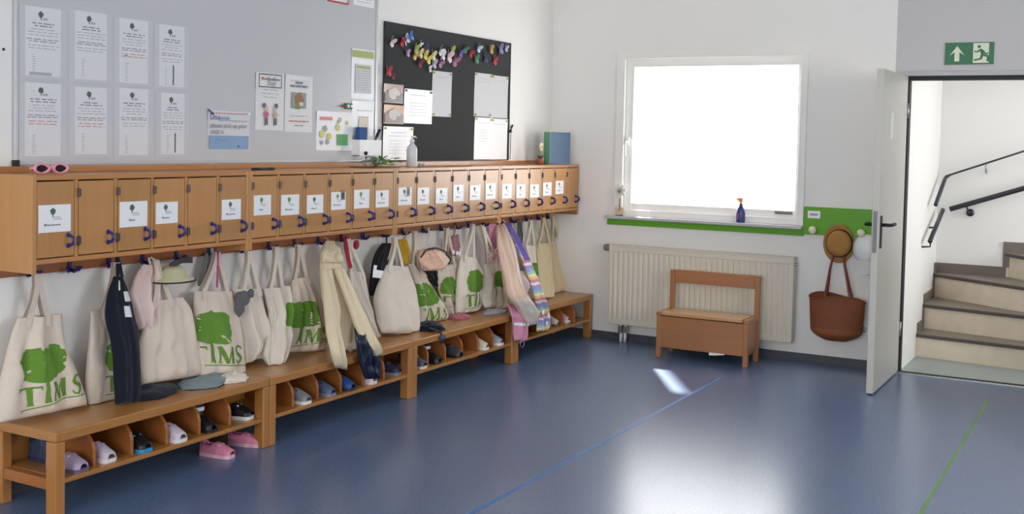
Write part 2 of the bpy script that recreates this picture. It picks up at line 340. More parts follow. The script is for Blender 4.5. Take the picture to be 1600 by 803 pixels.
DR = {
 'bag1': {'l':[[0.07,-4.939,0.76],[0.08,-4.976,0.694],[0.094,-5.008,0.628],[0.111,-5.04,0.562],[0.129,-5.072,0.497],[0.149,-5.102,0.433],[0.17,-5.109,0.365]],'r':[[0.07,-4.715,0.75],[0.08,-4.724,0.682],[0.094,-4.723,0.616],[0.111,-4.702,0.551],[0.129,-4.684,0.485],[0.149,-4.67,0.419],[0.17,-4.665,0.353]],'th':0.11,'apex':[0.085,-4.859,0.932],'att':(0.22,0.6),'pr':[(0.12,0.3),(1.2,0.243),(0.23,0.921),(0.92,0.857)],'prn':'tims'},
 'bag2': {'l':[[0.06,-4.558,0.741],[0.069,-4.571,0.67],[0.082,-4.589,0.601],[0.097,-4.611,0.534],[0.113,-4.631,0.467],[0.131,-4.644,0.399],[0.15,-4.641,0.332]],'r':[[0.06,-4.364,0.74],[0.069,-4.366,0.668],[0.082,-4.373,0.597],[0.097,-4.381,0.527],[0.113,-4.394,0.458],[0.131,-4.409,0.39],[0.15,-4.433,0.325]],'th':0.06,'apex':[0.085,-4.446,0.945],'att':(0.35,0.75),'pr':[(0.36,0.329),(1.27,0.35),(0.38,0.886),(1.25,0.886)],'prn':'tims'},
 'dungarees': {'l':[[0.13,-4.495,0.895],[0.144,-4.544,0.809],[0.164,-4.568,0.718],[0.187,-4.56,0.626],[0.213,-4.567,0.535],[0.24,-4.585,0.445],[0.27,-4.602,0.357]],'r':[[0.13,-4.445,0.89],[0.144,-4.411,0.796],[0.164,-4.401,0.7],[0.187,-4.404,0.605],[0.213,-4.421,0.511],[0.24,-4.441,0.42],[0.27,-4.467,0.33]],'th':0.06},
 'pinkjacket': {'l':[[0.08,-4.281,0.927],[0.085,-4.319,0.883],[0.092,-4.353,0.839],[0.1,-4.376,0.79],[0.11,-4.367,0.739],[0.119,-4.356,0.687],[0.13,-4.347,0.635]],'r':[[0.08,-4.192,0.913],[0.085,-4.18,0.862],[0.092,-4.18,0.812],[0.1,-4.192,0.762],[0.11,-4.211,0.714],[0.119,-4.234,0.668],[0.13,-4.259,0.623]],'th':0.08},
 'bag3': {'l':[[0.12,-4.266,0.758],[0.129,-4.296,0.697],[0.142,-4.332,0.639],[0.157,-4.371,0.583],[0.173,-4.389,0.521],[0.191,-4.407,0.46],[0.21,-4.406,0.398]],'r':[[0.12,-4.071,0.754],[0.129,-4.033,0.694],[0.142,-4.03,0.629],[0.157,-4.029,0.565],[0.173,-4.023,0.502],[0.191,-4.019,0.439],[0.21,-4.018,0.376]],'th':0.1,'apex':[0.085,-4.216,0.937],'att':(0.06,0.5)},
 'bag4': {'l':[[0.09,-3.966,0.768],[0.103,-3.986,0.701],[0.121,-4.008,0.635],[0.143,-4.029,0.57],[0.167,-4.042,0.505],[0.193,-4.049,0.441],[0.22,-4.053,0.377]],'r':[[0.09,-3.709,0.74],[0.103,-3.688,0.667],[0.121,-3.687,0.595],[0.143,-3.69,0.524],[0.167,-3.704,0.455],[0.193,-3.72,0.386],[0.22,-3.74,0.319]],'th':0.1,'apex':[0.085,-3.811,0.941],'att':(0.2,0.85),'pr':[(-0.1,0.214),(1.03,0.221),(-0.16,0.871),(0.9,0.864)],'prn':'tims'},
 'greyscarf': {'l':[[0.05,-3.851,0.945],[0.051,-3.861,0.918],[0.052,-3.871,0.891],[0.054,-3.881,0.865],[0.056,-3.891,0.838],[0.058,-3.901,0.811],[0.06,-3.911,0.785]],'r':[[0.05,-3.789,0.94],[0.051,-3.8,0.913],[0.052,-3.812,0.886],[0.054,-3.824,0.859],[0.056,-3.837,0.832],[0.058,-3.85,0.806],[0.06,-3.863,0.78]],'th':0.03},
 'bag5': {'l':[[0.07,-3.684,0.748],[0.077,-3.669,0.682],[0.087,-3.658,0.617],[0.098,-3.654,0.552],[0.111,-3.654,0.487],[0.125,-3.658,0.422],[0.14,-3.664,0.358]],'r':[[0.07,-3.468,0.725],[0.077,-3.458,0.663],[0.087,-3.451,0.6],[0.098,-3.447,0.539],[0.111,-3.446,0.477],[0.125,-3.474,0.42],[0.14,-3.535,0.377]],'th':0.1,'apex':[0.085,-3.585,0.93],'att':(0.3,0.85)},
 'bag6': {'l':[[0.08,-3.459,0.725],[0.094,-3.452,0.656],[0.114,-3.455,0.588],[0.137,-3.486,0.524],[0.163,-3.524,0.462],[0.19,-3.571,0.403],[0.22,-3.57,0.346]],'r':[[0.08,-3.239,0.719],[0.094,-3.257,0.648],[0.114,-3.284,0.579],[0.137,-3.316,0.511],[0.163,-3.36,0.447],[0.19,-3.41,0.386],[0.22,-3.466,0.328]],'th':0.09,'apex':[0.085,-3.373,0.938],'att':(0.25,0.68),'pr':[(0.59,0.193),(1.3,0.164),(0.73,0.736),(1.3,0.679)],'prn':'crown'},
 'bag7': {'l':[[0.08,-3.228,0.75],[0.089,-3.244,0.685],[0.102,-3.263,0.622],[0.117,-3.281,0.558],[0.133,-3.302,0.496],[0.151,-3.332,0.436],[0.17,-3.363,0.377]],'r':[[0.08,-3.093,0.758],[0.089,-3.043,0.69],[0.102,-3.009,0.619],[0.117,-2.987,0.546],[0.133,-2.992,0.473],[0.151,-3.006,0.402],[0.17,-3.032,0.332]],'th':0.08,'apex':[0.085,-3.19,0.935],'att':(0.12,0.75),'pr':[(-0.3,0.307),(1.18,0.293),(-0.3,0.943),(0.96,0.864)],'prn':'ims'},
 'jacket_body': {'l':[[0.12,-3.022,0.896],[0.138,-3.054,0.804],[0.163,-3.076,0.713],[0.193,-3.089,0.623],[0.226,-3.107,0.534],[0.262,-3.128,0.447],[0.3,-3.111,0.363]],'r':[[0.12,-2.901,0.886],[0.138,-2.858,0.789],[0.163,-2.833,0.692],[0.193,-2.822,0.594],[0.226,-2.843,0.498],[0.262,-2.89,0.406],[0.3,-2.967,0.322]],'th':0.1},
 'jacket_hood': {'l':[[0.12,-2.984,0.951],[0.123,-3.0,0.933],[0.127,-3.019,0.915],[0.132,-3.037,0.897],[0.138,-3.042,0.876],[0.144,-3.047,0.856],[0.15,-3.052,0.835]],'r':[[0.12,-2.926,0.947],[0.123,-2.915,0.925],[0.127,-2.905,0.904],[0.132,-2.898,0.882],[0.138,-2.899,0.86],[0.144,-2.901,0.837],[0.15,-2.903,0.815]],'th':0.1},
 'jacket_sl1': {'l':[[0.2,-3.125,0.81],[0.254,-3.178,0.728],[0.308,-3.232,0.648],[0.362,-3.286,0.57],[0.417,-3.34,0.495],[0.46,-3.362,0.417],[0.46,-3.324,0.326]],'r':[[0.2,-3.04,0.802],[0.254,-3.074,0.716],[0.308,-3.11,0.632],[0.362,-3.165,0.55],[0.417,-3.22,0.471],[0.46,-3.246,0.389],[0.46,-3.214,0.293]],'th':0.06},
 'jacket_sl2': {'l':[[0.2,-3.023,0.8],[0.253,-3.034,0.719],[0.306,-3.045,0.638],[0.359,-3.06,0.558],[0.412,-3.077,0.479],[0.455,-3.054,0.403],[0.455,-2.961,0.314]],'r':[[0.2,-2.937,0.8],[0.253,-2.942,0.723],[0.306,-2.947,0.647],[0.359,-2.95,0.572],[0.413,-2.951,0.498],[0.455,-2.949,0.42],[0.455,-2.895,0.328]],'th':0.06},
 'bag8': {'l':[[0.07,-2.715,0.747],[0.083,-2.714,0.676],[0.101,-2.721,0.606],[0.123,-2.722,0.537],[0.147,-2.72,0.468],[0.173,-2.691,0.406],[0.2,-2.653,0.345]],'r':[[0.07,-2.558,0.729],[0.083,-2.548,0.662],[0.101,-2.546,0.596],[0.123,-2.549,0.531],[0.147,-2.544,0.467],[0.173,-2.544,0.404],[0.2,-2.551,0.341]],'th':0.07,'apex':[0.085,-2.751,0.94],'att':(0.1,0.75)},
 'navytrousers': {'l':[[0.36,-3.033,0.529],[0.403,-3.08,0.484],[0.446,-3.128,0.44],[0.45,-3.119,0.385],[0.45,-3.102,0.328],[0.45,-3.076,0.27],[0.45,-3.04,0.212]],'r':[[0.36,-2.903,0.493],[0.403,-2.912,0.451],[0.446,-2.922,0.409],[0.45,-2.911,0.355],[0.45,-2.907,0.299],[0.45,-2.912,0.244],[0.45,-2.927,0.192]],'th':0.045},
 'blackpack': {'l':[[0.07,-2.38,0.89],[0.073,-2.441,0.85],[0.077,-2.48,0.802],[0.082,-2.499,0.749],[0.088,-2.515,0.694],[0.094,-2.529,0.64],[0.1,-2.544,0.586]],'r':[[0.07,-2.285,0.884],[0.073,-2.298,0.827],[0.077,-2.328,0.773],[0.082,-2.368,0.723],[0.088,-2.411,0.674],[0.094,-2.461,0.628],[0.1,-2.511,0.583]],'th':0.05},
 'bag9': {'l':[[0.1,-2.378,0.758],[0.114,-2.444,0.697],[0.134,-2.519,0.639],[0.157,-2.579,0.578],[0.183,-2.6,0.512],[0.21,-2.607,0.446],[0.24,-2.607,0.381]],'r':[[0.1,-2.135,0.724],[0.114,-2.116,0.652],[0.134,-2.107,0.582],[0.157,-2.124,0.512],[0.183,-2.145,0.444],[0.21,-2.173,0.377],[0.24,-2.206,0.311]],'th':0.12,'apex':[0.085,-2.273,0.916],'att':(0.1,0.62)},
 'mustard': {'l':[[0.06,-2.196,0.901],[0.061,-2.191,0.874],[0.062,-2.186,0.846],[0.064,-2.182,0.819],[0.066,-2.178,0.792],[0.068,-2.174,0.765],[0.07,-2.17,0.737]],'r':[[0.06,-2.111,0.895],[0.061,-2.094,0.868],[0.062,-2.078,0.84],[0.064,-2.072,0.813],[0.066,-2.076,0.785],[0.068,-2.08,0.757],[0.07,-2.085,0.73]],'th':0.03},
 'bag10': {'l':[[0.08,-2.107,0.741],[0.087,-2.083,0.676],[0.097,-2.067,0.612],[0.108,-2.067,0.548],[0.121,-2.068,0.484],[0.135,-2.077,0.421],[0.15,-2.089,0.359]],'r':[[0.08,-1.929,0.683],[0.087,-1.891,0.624],[0.097,-1.857,0.564],[0.108,-1.808,0.508],[0.121,-1.76,0.452],[0.135,-1.729,0.393],[0.15,-1.701,0.332]],'th':0.08,'apex':[0.085,-2.055,0.942],'att':(0.15,0.6),'pr':[(-0.22,0.321),(1.3,0.221),(-0.14,1.0),(0.72,1.0)],'prn':'tims'},
 'navybundle': {'l':[[0.1,-1.967,0.684],[0.103,-1.954,0.663],[0.107,-1.944,0.643],[0.112,-1.931,0.623],[0.118,-1.911,0.606],[0.124,-1.892,0.589],[0.13,-1.873,0.572]],'r':[[0.1,-1.792,0.668],[0.103,-1.796,0.651],[0.107,-1.802,0.634],[0.112,-1.809,0.617],[0.118,-1.819,0.601],[0.124,-1.83,0.585],[0.13,-1.842,0.569]],'th':0.03},
 'bag11': {'l':[[0.06,-1.762,0.683],[0.065,-1.755,0.625],[0.072,-1.75,0.567],[0.08,-1.736,0.51],[0.09,-1.717,0.452],[0.099,-1.694,0.395],[0.11,-1.655,0.34]],'r':[[0.06,-1.474,0.688],[0.065,-1.476,0.627],[0.072,-1.482,0.566],[0.08,-1.496,0.506],[0.09,-1.519,0.447],[0.099,-1.544,0.39],[0.11,-1.582,0.335]],'th':0.06,'apex':[0.085,-1.676,0.941],'att':(0.25,0.8),'pr':[(0.12,0.179),(1.04,0.229),(-0.17,0.771),(1.3,0.807)],'prn':'tims'},
 'mauve': {'l':[[0.05,-1.587,0.872],[0.052,-1.592,0.851],[0.055,-1.599,0.831],[0.058,-1.603,0.81],[0.062,-1.601,0.789],[0.066,-1.599,0.769],[0.07,-1.598,0.748]],'r':[[0.05,-1.457,0.886],[0.052,-1.456,0.861],[0.055,-1.457,0.836],[0.058,-1.459,0.811],[0.062,-1.468,0.787],[0.066,-1.48,0.763],[0.07,-1.492,0.739]],'th':0.04},
 'bag12': {'l':[[0.08,-1.475,0.747],[0.086,-1.505,0.683],[0.094,-1.539,0.619],[0.104,-1.562,0.554],[0.115,-1.585,0.489],[0.127,-1.601,0.424],[0.14,-1.614,0.359]],'r':[[0.08,-1.286,0.705],[0.086,-1.222,0.644],[0.094,-1.184,0.582],[0.104,-1.204,0.517],[0.115,-1.239,0.456],[0.127,-1.279,0.395],[0.14,-1.346,0.343]],'th':0.09,'apex':[0.085,-1.338,0.947],'att':(0.2,0.85),'pr':[(0.16,0.236),(1.18,0.207),(0.27,0.921),(1.1,0.893)],'prn':'tims'},
 'bag13': {'l':[[0.09,-1.169,0.66],[0.1,-1.184,0.608],[0.114,-1.206,0.557],[0.131,-1.252,0.511],[0.149,-1.302,0.466],[0.169,-1.329,0.42],[0.19,-1.326,0.372]],'r':[[0.09,-0.969,0.661],[0.1,-0.953,0.599],[0.114,-0.945,0.538],[0.131,-0.945,0.478],[0.149,-0.949,0.418],[0.169,-0.979,0.361],[0.19,-1.083,0.329]],'th':0.1,'apex':[0.085,-1.216,0.931],'att':(0.2,0.8),'pr':[(0.36,0.143),(1.3,0.193),(0.45,0.807),(1.15,0.721)],'prn':'crown'},
 'pinkscarf': {'l':[[0.07,-1.084,0.937],[0.071,-1.087,0.906],[0.072,-1.091,0.876],[0.074,-1.096,0.846],[0.076,-1.095,0.815],[0.078,-1.094,0.784],[0.08,-1.093,0.754]],'r':[[0.07,-0.992,0.932],[0.071,-0.992,0.901],[0.072,-0.994,0.87],[0.074,-0.995,0.839],[0.076,-0.997,0.808],[0.078,-0.999,0.778],[0.08,-1.002,0.747]],'th':0.03},
 'palecoat': {'l':[[0.1,-1.016,0.925],[0.171,-1.123,0.808],[0.252,-1.221,0.695],[0.338,-1.315,0.588],[0.426,-1.411,0.485],[0.455,-1.312,0.376],[0.455,-1.183,0.249]],'r':[[0.1,-0.951,0.931],[0.171,-0.933,0.821],[0.252,-0.996,0.707],[0.338,-1.101,0.595],[0.426,-1.182,0.488],[0.455,-1.082,0.373],[0.455,-1.031,0.242]],'th':0.08},
 'stripecoat': {'l':[[0.09,-0.896,0.937],[0.174,-0.901,0.818],[0.269,-0.963,0.699],[0.37,-1.035,0.584],[0.445,-1.081,0.465],[0.445,-1.035,0.325],[0.445,-1.029,0.186]],'r':[[0.09,-0.829,0.938],[0.174,-0.839,0.815],[0.269,-0.869,0.697],[0.37,-0.938,0.579],[0.445,-0.974,0.456],[0.445,-0.874,0.311],[0.445,-0.841,0.164]],'th':0.045},
 'pinkjacket2': {'l':[[0.3,-1.029,0.612],[0.31,-1.074,0.582],[0.324,-1.109,0.551],[0.341,-1.115,0.517],[0.359,-1.116,0.485],[0.379,-1.102,0.455],[0.4,-1.09,0.426]],'r':[[0.3,-0.933,0.604],[0.31,-0.914,0.571],[0.324,-0.905,0.539],[0.341,-0.916,0.507],[0.359,-0.931,0.475],[0.379,-0.98,0.447],[0.4,-1.033,0.42]],'th':0.06},
 'pinktrousers': {'l':[[0.38,-1.347,0.423],[0.416,-1.379,0.39],[0.445,-1.402,0.354],[0.445,-1.384,0.309],[0.445,-1.371,0.264],[0.445,-1.363,0.22],[0.445,-1.354,0.175]],'r':[[0.38,-1.146,0.39],[0.416,-1.17,0.358],[0.445,-1.184,0.323],[0.445,-1.166,0.277],[0.445,-1.157,0.233],[0.445,-1.158,0.19],[0.445,-1.16,0.146]],'th':0.03},
 'bag14': {'l':[[0.07,-0.579,0.748],[0.083,-0.577,0.685],[0.101,-0.587,0.623],[0.123,-0.6,0.563],[0.147,-0.61,0.503],[0.173,-0.623,0.444],[0.2,-0.64,0.386]],'r':[[0.07,-0.35,0.727],[0.083,-0.371,0.664],[0.101,-0.403,0.603],[0.123,-0.435,0.543],[0.147,-0.455,0.483],[0.173,-0.478,0.424],[0.2,-0.505,0.366]],'th':0.06,'apex':[0.085,-0.492,0.929],'att':(0.15,0.8),'pr':[(0.21,0.329),(1.3,0.314),(-0.15,0.793),(1.3,0.779)],'prn':'crown'},
 'bag15': {'l':[[0.08,-0.37,0.744],[0.097,-0.388,0.676],[0.121,-0.421,0.61],[0.149,-0.455,0.546],[0.18,-0.493,0.482],[0.214,-0.525,0.421],[0.25,-0.548,0.36]],'r':[[0.08,-0.121,0.736],[0.097,-0.145,0.664],[0.121,-0.185,0.595],[0.149,-0.23,0.527],[0.18,-0.277,0.46],[0.214,-0.334,0.396],[0.25,-0.409,0.335]],'th':0.06,'apex':[0.085,-0.282,0.938],'att':(0.1,0.8)},
 'bag16': {'l':[[0.06,-0.115,0.734],[0.069,-0.12,0.666],[0.082,-0.132,0.599],[0.097,-0.149,0.533],[0.113,-0.169,0.467],[0.131,-0.19,0.402],[0.15,-0.204,0.338]],'r':[[0.06,0.077,0.726],[0.069,0.081,0.658],[0.082,0.077,0.59],[0.097,0.069,0.524],[0.113,0.061,0.457],[0.131,0.05,0.392],[0.15,0.022,0.328]],'th':0.06,'apex':[0.085,-0.13,0.946],'att':(0.15,0.8)},
 'suncap': {'l':[[0.13,-2.052,0.826],[0.134,-2.07,0.802],[0.14,-2.084,0.778],[0.146,-2.082,0.753],[0.154,-2.072,0.73],[0.162,-2.046,0.712],[0.17,-2.02,0.694]],'r':[[0.13,-1.904,0.831],[0.134,-1.851,0.816],[0.14,-1.804,0.798],[0.146,-1.779,0.768],[0.154,-1.753,0.737],[0.162,-1.795,0.711],[0.17,-1.839,0.686]],'th':0.08},
 'coatbag': {'l':[[0.2,-1.122,0.636],[0.207,-1.125,0.596],[0.217,-1.133,0.556],[0.228,-1.141,0.516],[0.241,-1.148,0.477],[0.255,-1.138,0.44],[0.27,-1.116,0.404]],'r':[[0.2,-1.012,0.645],[0.207,-0.988,0.597],[0.217,-0.969,0.55],[0.228,-0.951,0.504],[0.241,-0.934,0.457],[0.255,-0.929,0.411],[0.27,-0.935,0.364]],'th':0.04},
 'lanyard': {'l':[[0.06,-0.649,0.931],[0.061,-0.649,0.903],[0.062,-0.65,0.874],[0.064,-0.652,0.845],[0.066,-0.651,0.816],[0.068,-0.65,0.787],[0.07,-0.649,0.758]],'r':[[0.06,-0.578,0.928],[0.061,-0.576,0.898],[0.062,-0.574,0.869],[0.064,-0.572,0.84],[0.066,-0.574,0.811],[0.068,-0.576,0.782],[0.07,-0.579,0.753]],'th':0.02},
}
PP = {'n1':(-4.892,-4.656,1.76,2.067),'n2':(-4.641,-4.409,1.759,2.075),'n3':(-4.397,-4.168,1.757,2.068),'n4':(-4.159,-3.939,1.753,2.063),'n5':(-4.892,-4.654,1.419,1.746),'n6':(-4.639,-4.407,1.427,1.741),'n7':(-4.395,-4.164,1.423,1.748),'n8':(-4.144,-3.935,1.426,1.737),'sign':(-3.808,-3.503,1.458,1.66),'pa':(-3.461,-3.237,1.568,1.875),'pb':(-3.227,-2.993,1.561,1.876),'pc':(-2.956,-2.624,1.46,1.686),'pd':(-2.639,-2.415,1.77,2.068),'pe':(-2.631,-2.409,1.551,1.757),'redcard':(-2.88,-2.681,2.316,2.431),'card2':(-2.629,-2.423,2.326,2.427),'holder':(-2.625,-2.406,1.429,1.525),'ph1':(-2.318,-2.107,1.759,1.877),'ph2':(-2.314,-2.097,1.629,1.747),'q1':(-2.096,-1.771,1.636,1.857),'q2':(-1.775,-1.536,1.69,1.992),'q3':(-1.237,-0.993,1.705,2.013),'q4':(-1.005,-0.758,1.702,2.009),'q5':(-1.225,-0.981,1.399,1.699),'q6':(-0.993,-0.754,1.398,1.696),'q7':(-2.317,-1.989,1.4,1.612)}
BFLY = [(-2.259,2.135,'palepink'),(-2.152,2.148,'red'),(-2.095,2.161,'paleblue'),(-2.047,2.182,'blue'),(-2.079,2.079,'lilac'),(-1.996,2.114,'lime'),(-2.002,2.075,'orange'),(-1.94,2.088,'cream'),(-1.931,2.152,'white'),(-1.888,2.081,'yellow'),(-1.846,2.058,'yellow'),(-1.863,2.123,'navy'),(-1.942,2.03,'maroon'),(-1.79,2.087,'cream'),(-1.774,2.035,'greylilac'),(-1.824,1.994,'white'),(-1.702,2.124,'white'),(-1.67,2.096,'white'),(-1.7,2.045,'mauve'),(-2.284,1.952,'red'),(-2.228,1.923,'maroon'),(-1.602,2.093,'palepink'),(-1.556,2.135,'lime'),(-1.53,2.072,'mauve'),(-1.45,2.131,'violet'),(-1.387,2.165,'green'),(-1.316,2.141,'red'),(-1.21,2.184,'paleblue'),(-1.233,2.103,'green'),(-1.101,2.118,'navy'),(-1.041,2.186,'orange'),(-0.974,2.113,'red'),(-0.901,2.197,'violet'),(-0.811,2.217,'greylilac')]
SHOE = {'lav':(0.235,-5.004,0.155),'navyfl':(0.18,-4.944,0.2),'s1':(0.307,-4.718,0.155),'s2':(0.318,-4.548,0.155),'s3':(0.339,-4.347,0.155),'boot':(0.4,-4.215,0.155),'snk':(0.248,-3.782,0.155),'pk1':(0.311,-4.026,0.0),'pk2':(0.293,-3.81,0.0),'g1':(0.33,-3.479,0.155),'g2':(0.323,-3.273,0.155),'g3':(0.377,-3.087,0.155),'g4':(0.437,-2.949,0.155),'g5':(0.324,-2.549,0.155),'h1':(0.425,-2.433,0.155),'h2':(0.408,-2.261,0.155),'h3':(0.403,-1.893,0.155),'h4':(0.431,-1.715,0.155),'h5':(0.388,-1.438,0.155),'i1':(0.322,-0.697,0.155),'i2':(0.313,-0.492,0.155),'i3':(0.312,-0.272,0.155)}
# ------------------------------------------------------------------ wall cabinets
CY0, CW, CD = -5.014, 1.25, .26
PITCH = CW/6
def arc_handle():
    b = MB(); b.tube([(.034*math.sin(a), 0, -.0225*math.cos(a)) if 0 < a < math.pi else (-.002, 0, -.0225*math.cos(a)) for a in [math.pi*i/10 for i in range(11)]], .0065, 8)
    for z in (-.0225, .0225): b.tube([(-.001, 0, z), (.004, 0, z)], .010, 8)
    return b.mesh('handle', blue_pl, smooth=True)
def hook_mesh():
    b = MB().box(-.003, -.009, -.03, .004, .009, .05)
    for s_ in (-1, 1):
        b.tube([(.002, 0, -.018), (.014, s_*.016, -.026), (.026, s_*.03, -.02), (.032, s_*.036, -.004)], [.007, .006, .006, .008], 7)
    b.tube([(.002, 0, -.02), (.03, 0, -.026), (.046, 0, -.018), (.052, 0, -.002)], [.007, .006, .006, .008], 7)
    return b.mesh('coat_hook', blue_pl, smooth=False)
H_ME, K_ME = arc_handle(), hook_mesh()
HG_ME = MB().tube([(0, 0, -.019), (0, 0, .019)], .006, 8).box(-.004, -.002, -.016, .001, .012, .016).mesh('hinge', hinge_m)
def card(y, z, w_, h, green, seed, parent, x=.2585):
    rnd = random.Random(seed); b = MB().box(x, y, z, x+.0012, y+w_, z+h, 0); xx = x+.0012
    # little tree emblem, two caption rows, a name row
    cy, cz, r = y+w_*.44, z+h*.76, h*.12
    b.prism([(cy+r*math.cos(a)*(1+.12*math.sin(5*a+seed)), cz+r*math.sin(a)*(1+.12*math.cos(4*a))) for a in [i*math.pi/7 for i in range(14)]], 0, xx, xx+.0004, 1)
    b.box(xx, cy-r*.18, cz-r*1.7, xx+.0004, cy+r*.18, cz-r*.9, 1)
    for k, (a, c_) in enumerate(((.42, .68), (.46, .72))):
        b.box(xx, y+w_*a, z+h*(.53-.07*k), xx+.0004, y+w_*c_, z+h*(.56-.07*k), 3)
    n = rnd.randint(3, 6); yy = y+w_*(.5-.055*n)
    for k in range(n):
        l = w_*rnd.uniform(.05, .085); b.box(xx, yy, z+h*.235, xx+.0004, yy+l, z+h*(.29 if k else .32), 2); yy += l+w_*.018
    return b.obj('name_card', [paper_m, green, ink, ink_l], parent)
HOOKS = [-4.847, -4.643, -4.426, -4.23, -4.02, -3.80, -3.564, -3.356, -3.146, -2.939, -2.726, -2.526, -2.31, -2.099, -1.863, -1.653, -1.466, -1.296, -1.09, -.89, -.678, -.445, -.255, -.09]
cab_lab = ['beech wall cabinet with six small doors at the far left of the row', 'beech wall cabinet with six small doors, second from the left',
           'beech wall cabinet with six small doors under the black pinboard', 'beech wall cabinet with six small doors in the corner under the blue folder']
nocard = {1, 4, 23}
for u in range(4):
    y0 = CY0+CW*u; y1 = y0+CW; ym = y0+CW/2
    t = thing('wall_cabinet', cab_lab[u], 'cabinet', (0, ym, .963), 'row of cloakroom wall cabinets')
    e = .0008
    MB().box(0, y0+e, .963, CD, y0+.022, 1.361).obj('side_panel', beech_z, t, bevel=.003)
    MB().box(0, y1-.022, .963, CD, y1-e, 1.361).obj('side_panel', beech_z, t, bevel=.003)
    MB().box(0, y0+.022, 1.339, CD, y1-.022, 1.361).obj('top_board', beech_y, t, bevel=.003)
    MB().box(0, y0+.022, .999, CD-.002, y1-.022, 1.020).obj('bottom_board', beech_y, t, bevel=.004)
    MB().box(0, y0+.022, 1.020, .012, y1-.022, 1.339).obj('back_panel', beech_y, t)
    MB().box(0, y0+e, 1.361, .018, y1-e, 1.388).obj('upstand', beech_y, t, bevel=.002)
    MB().box(0, y0+.022, .926, .02, y1-.022, .999).obj('hook_rail', rail_y, t, bevel=.003)
    for k in range(1, 6):
        yy = y0+.011+k*(CW-.022)/6
        MB().box(.012, yy-.009, 1.020, CD-.004, yy+.009, 1.339).obj('partition', beech_z, t)
    for k in range(6):
        i = u*6+k; p_ = (CW-.022)/6; a = y0+.011+k*p_+(.0125 if k else .013); b_ = y0+.011+(k+1)*p_-(.0125 if k < 5 else .013)
        d = MB().box(.240, a, 1.024, .258, b_, 1.334).obj('door', beech_z, t, bevel=.002)
        inst(H_ME, 'handle', (.258, b_-.03, 1.09), d)
        if k or u: 
            for z in (1.285, 1.085): inst(HG_ME, 'hinge', (.2605, a-.004, z), d)
        if i not in nocard:
            w_, h = (.155, .112) if i in (0, 2) else (.131, .098)
            if u >= 1: w_, h = random.uniform(.125, .145), random.uniform(.095, .11)
            w_ = min(w_, b_-a-.012)
            card(a+(.006 if i != 5 else .01), 1.128+random.uniform(-.004, .01), w_, h, ink_dg if i not in (6, 7, 9, 10) else ink_g, i, d)
            if i in (9, 12):
                MB().box(.2600, a+.09, 1.19, .2607, a+.125, 1.245, 0).box(.2607, a+.098, 1.2, .2612, a+.118, 1.23, 1).obj('photo_sticker', [mat('sticker_grey', (120, 116, 110), .3), mat('sticker_dark', (60, 54, 50), .3)], d)
    for k in range(6): inst(K_ME, 'coat_hook', (.0235, HOOKS[u*6+k], .95), t)
# ------------------------------------------------------------------ benches with shoe shelves
BY0, BF, BT = -5.02, .413, .345
ben_lab = ['beech cloakroom bench with shoe shelf at the near left end of the row', 'beech cloakroom bench with shoe shelf, second from the left', 'beech cloakroom bench with shoe shelf, third from the left', 'beech cloakroom bench with shoe shelf in the far corner by the radiator']
for u in range(4):
    y0 = BY0+1.25*u+.001; y1 = y0+1.25-.002
    t = thing('shoe_bench', ben_lab[u], 'bench', (.22, (y0+y1)/2, 0), 'row of shoe benches')
    MB().box(.025, y0, .303, BF, y1, BT).obj('seat', oak_y, t, bevel=.006)
    for x in (.025, BF-.062):
        for a in (y0, y1-.046): MB().box(x, a, 0, x+.06, a+.046, .303).obj('leg', oak_z, t, bevel=.005)
    MB().box(.03, y0+.046, .130, BF-.008, y1-.046, .150).obj('shelf', oak_y, t, bevel=.003)
    for a in (y0+.006, y1-.036): MB().box(.085, a, .105, BF-.062, a+.03, .150).obj('end_rail', oak_x, t, bevel=.002)
    MB().box(.028, y0+.046, .150, .040, y1-.046, .303).obj('back_board', oak_y, t)
    for k in range(1, 6):
        yy = y0+.03+k*(1.25-.06)/6
        pts = [(.04, .150), (.365, .150), (.365, .215), (.355, .245), (.33, .272), (.29, .295), (.26, .303), (.04, .303)]
        MB().prism([(p[0], p[1]) for p in pts], 1, yy-.008, yy+.008).obj('divider', oak_x, t, bevel=.002)
# ------------------------------------------------------------------ chest bench, radiator
ch = thing('chest_bench', 'small beech storage bench with open backrest standing at the radiator', 'bench', (1.47, -.34, 0))
X0, X1, Y0, Y1 = 1.128, 1.805, -.47, -.185
for x, s_ in ((X0, 1), (X1-.035, -1)):
    MB().box(x, Y0, 0, x+.035, Y0+.04, .30).obj('leg', chest_z, ch, bevel=.004)
    MB().box(x, Y1-.038, 0, x+.035, Y1, .612).obj('back_post', chest_z, ch, bevel=.004)
    MB().box(x+.006, Y0+.04, .075, x+.024, Y1-.038, .305).obj('side_panel', chest_x, ch)
MB().box(X0+.035, Y0+.004, .075, X1-.035, Y0+.022, .300).obj('front_panel', chest_x, ch, bevel=.002)
MB().box(X0+.035, Y1-.02, .075, X1-.035, Y1-.004, .300).obj('rear_panel', chest_x, ch)
MB().box(X0+.03, Y0+.02, .07, X1-.03, Y1-.02, .085).obj('bottom_panel', chest_x, ch)
MB().box(X0-.004, Y0+.0, .300, X0+.037, Y1-.038, .328).box(X1-.037, Y0, .300, X1+.004, Y1-.038, .328).obj('seat_edge', chest_x, ch, bevel=.004)
MB().box(X0+.04, Y0-.008, .307, X1-.04, Y1-.038, .330).obj('lid', wood('chest_lid', (196, 146, 98), 0, .3), ch, bevel=.003)
MB().box(X0+.035, Y1-.026, .518, X1-.035, Y1-.004, .612).obj('back_rail', chest_x, ch, bevel=.003)
def scrap(u, v): return (1.53+.11*u, -.466-.010*v+.004*math.sin(9*u), .077-.022*v*(.3+.7*abs(math.sin(2.4*u+.9))*(1-u))-.003*u)
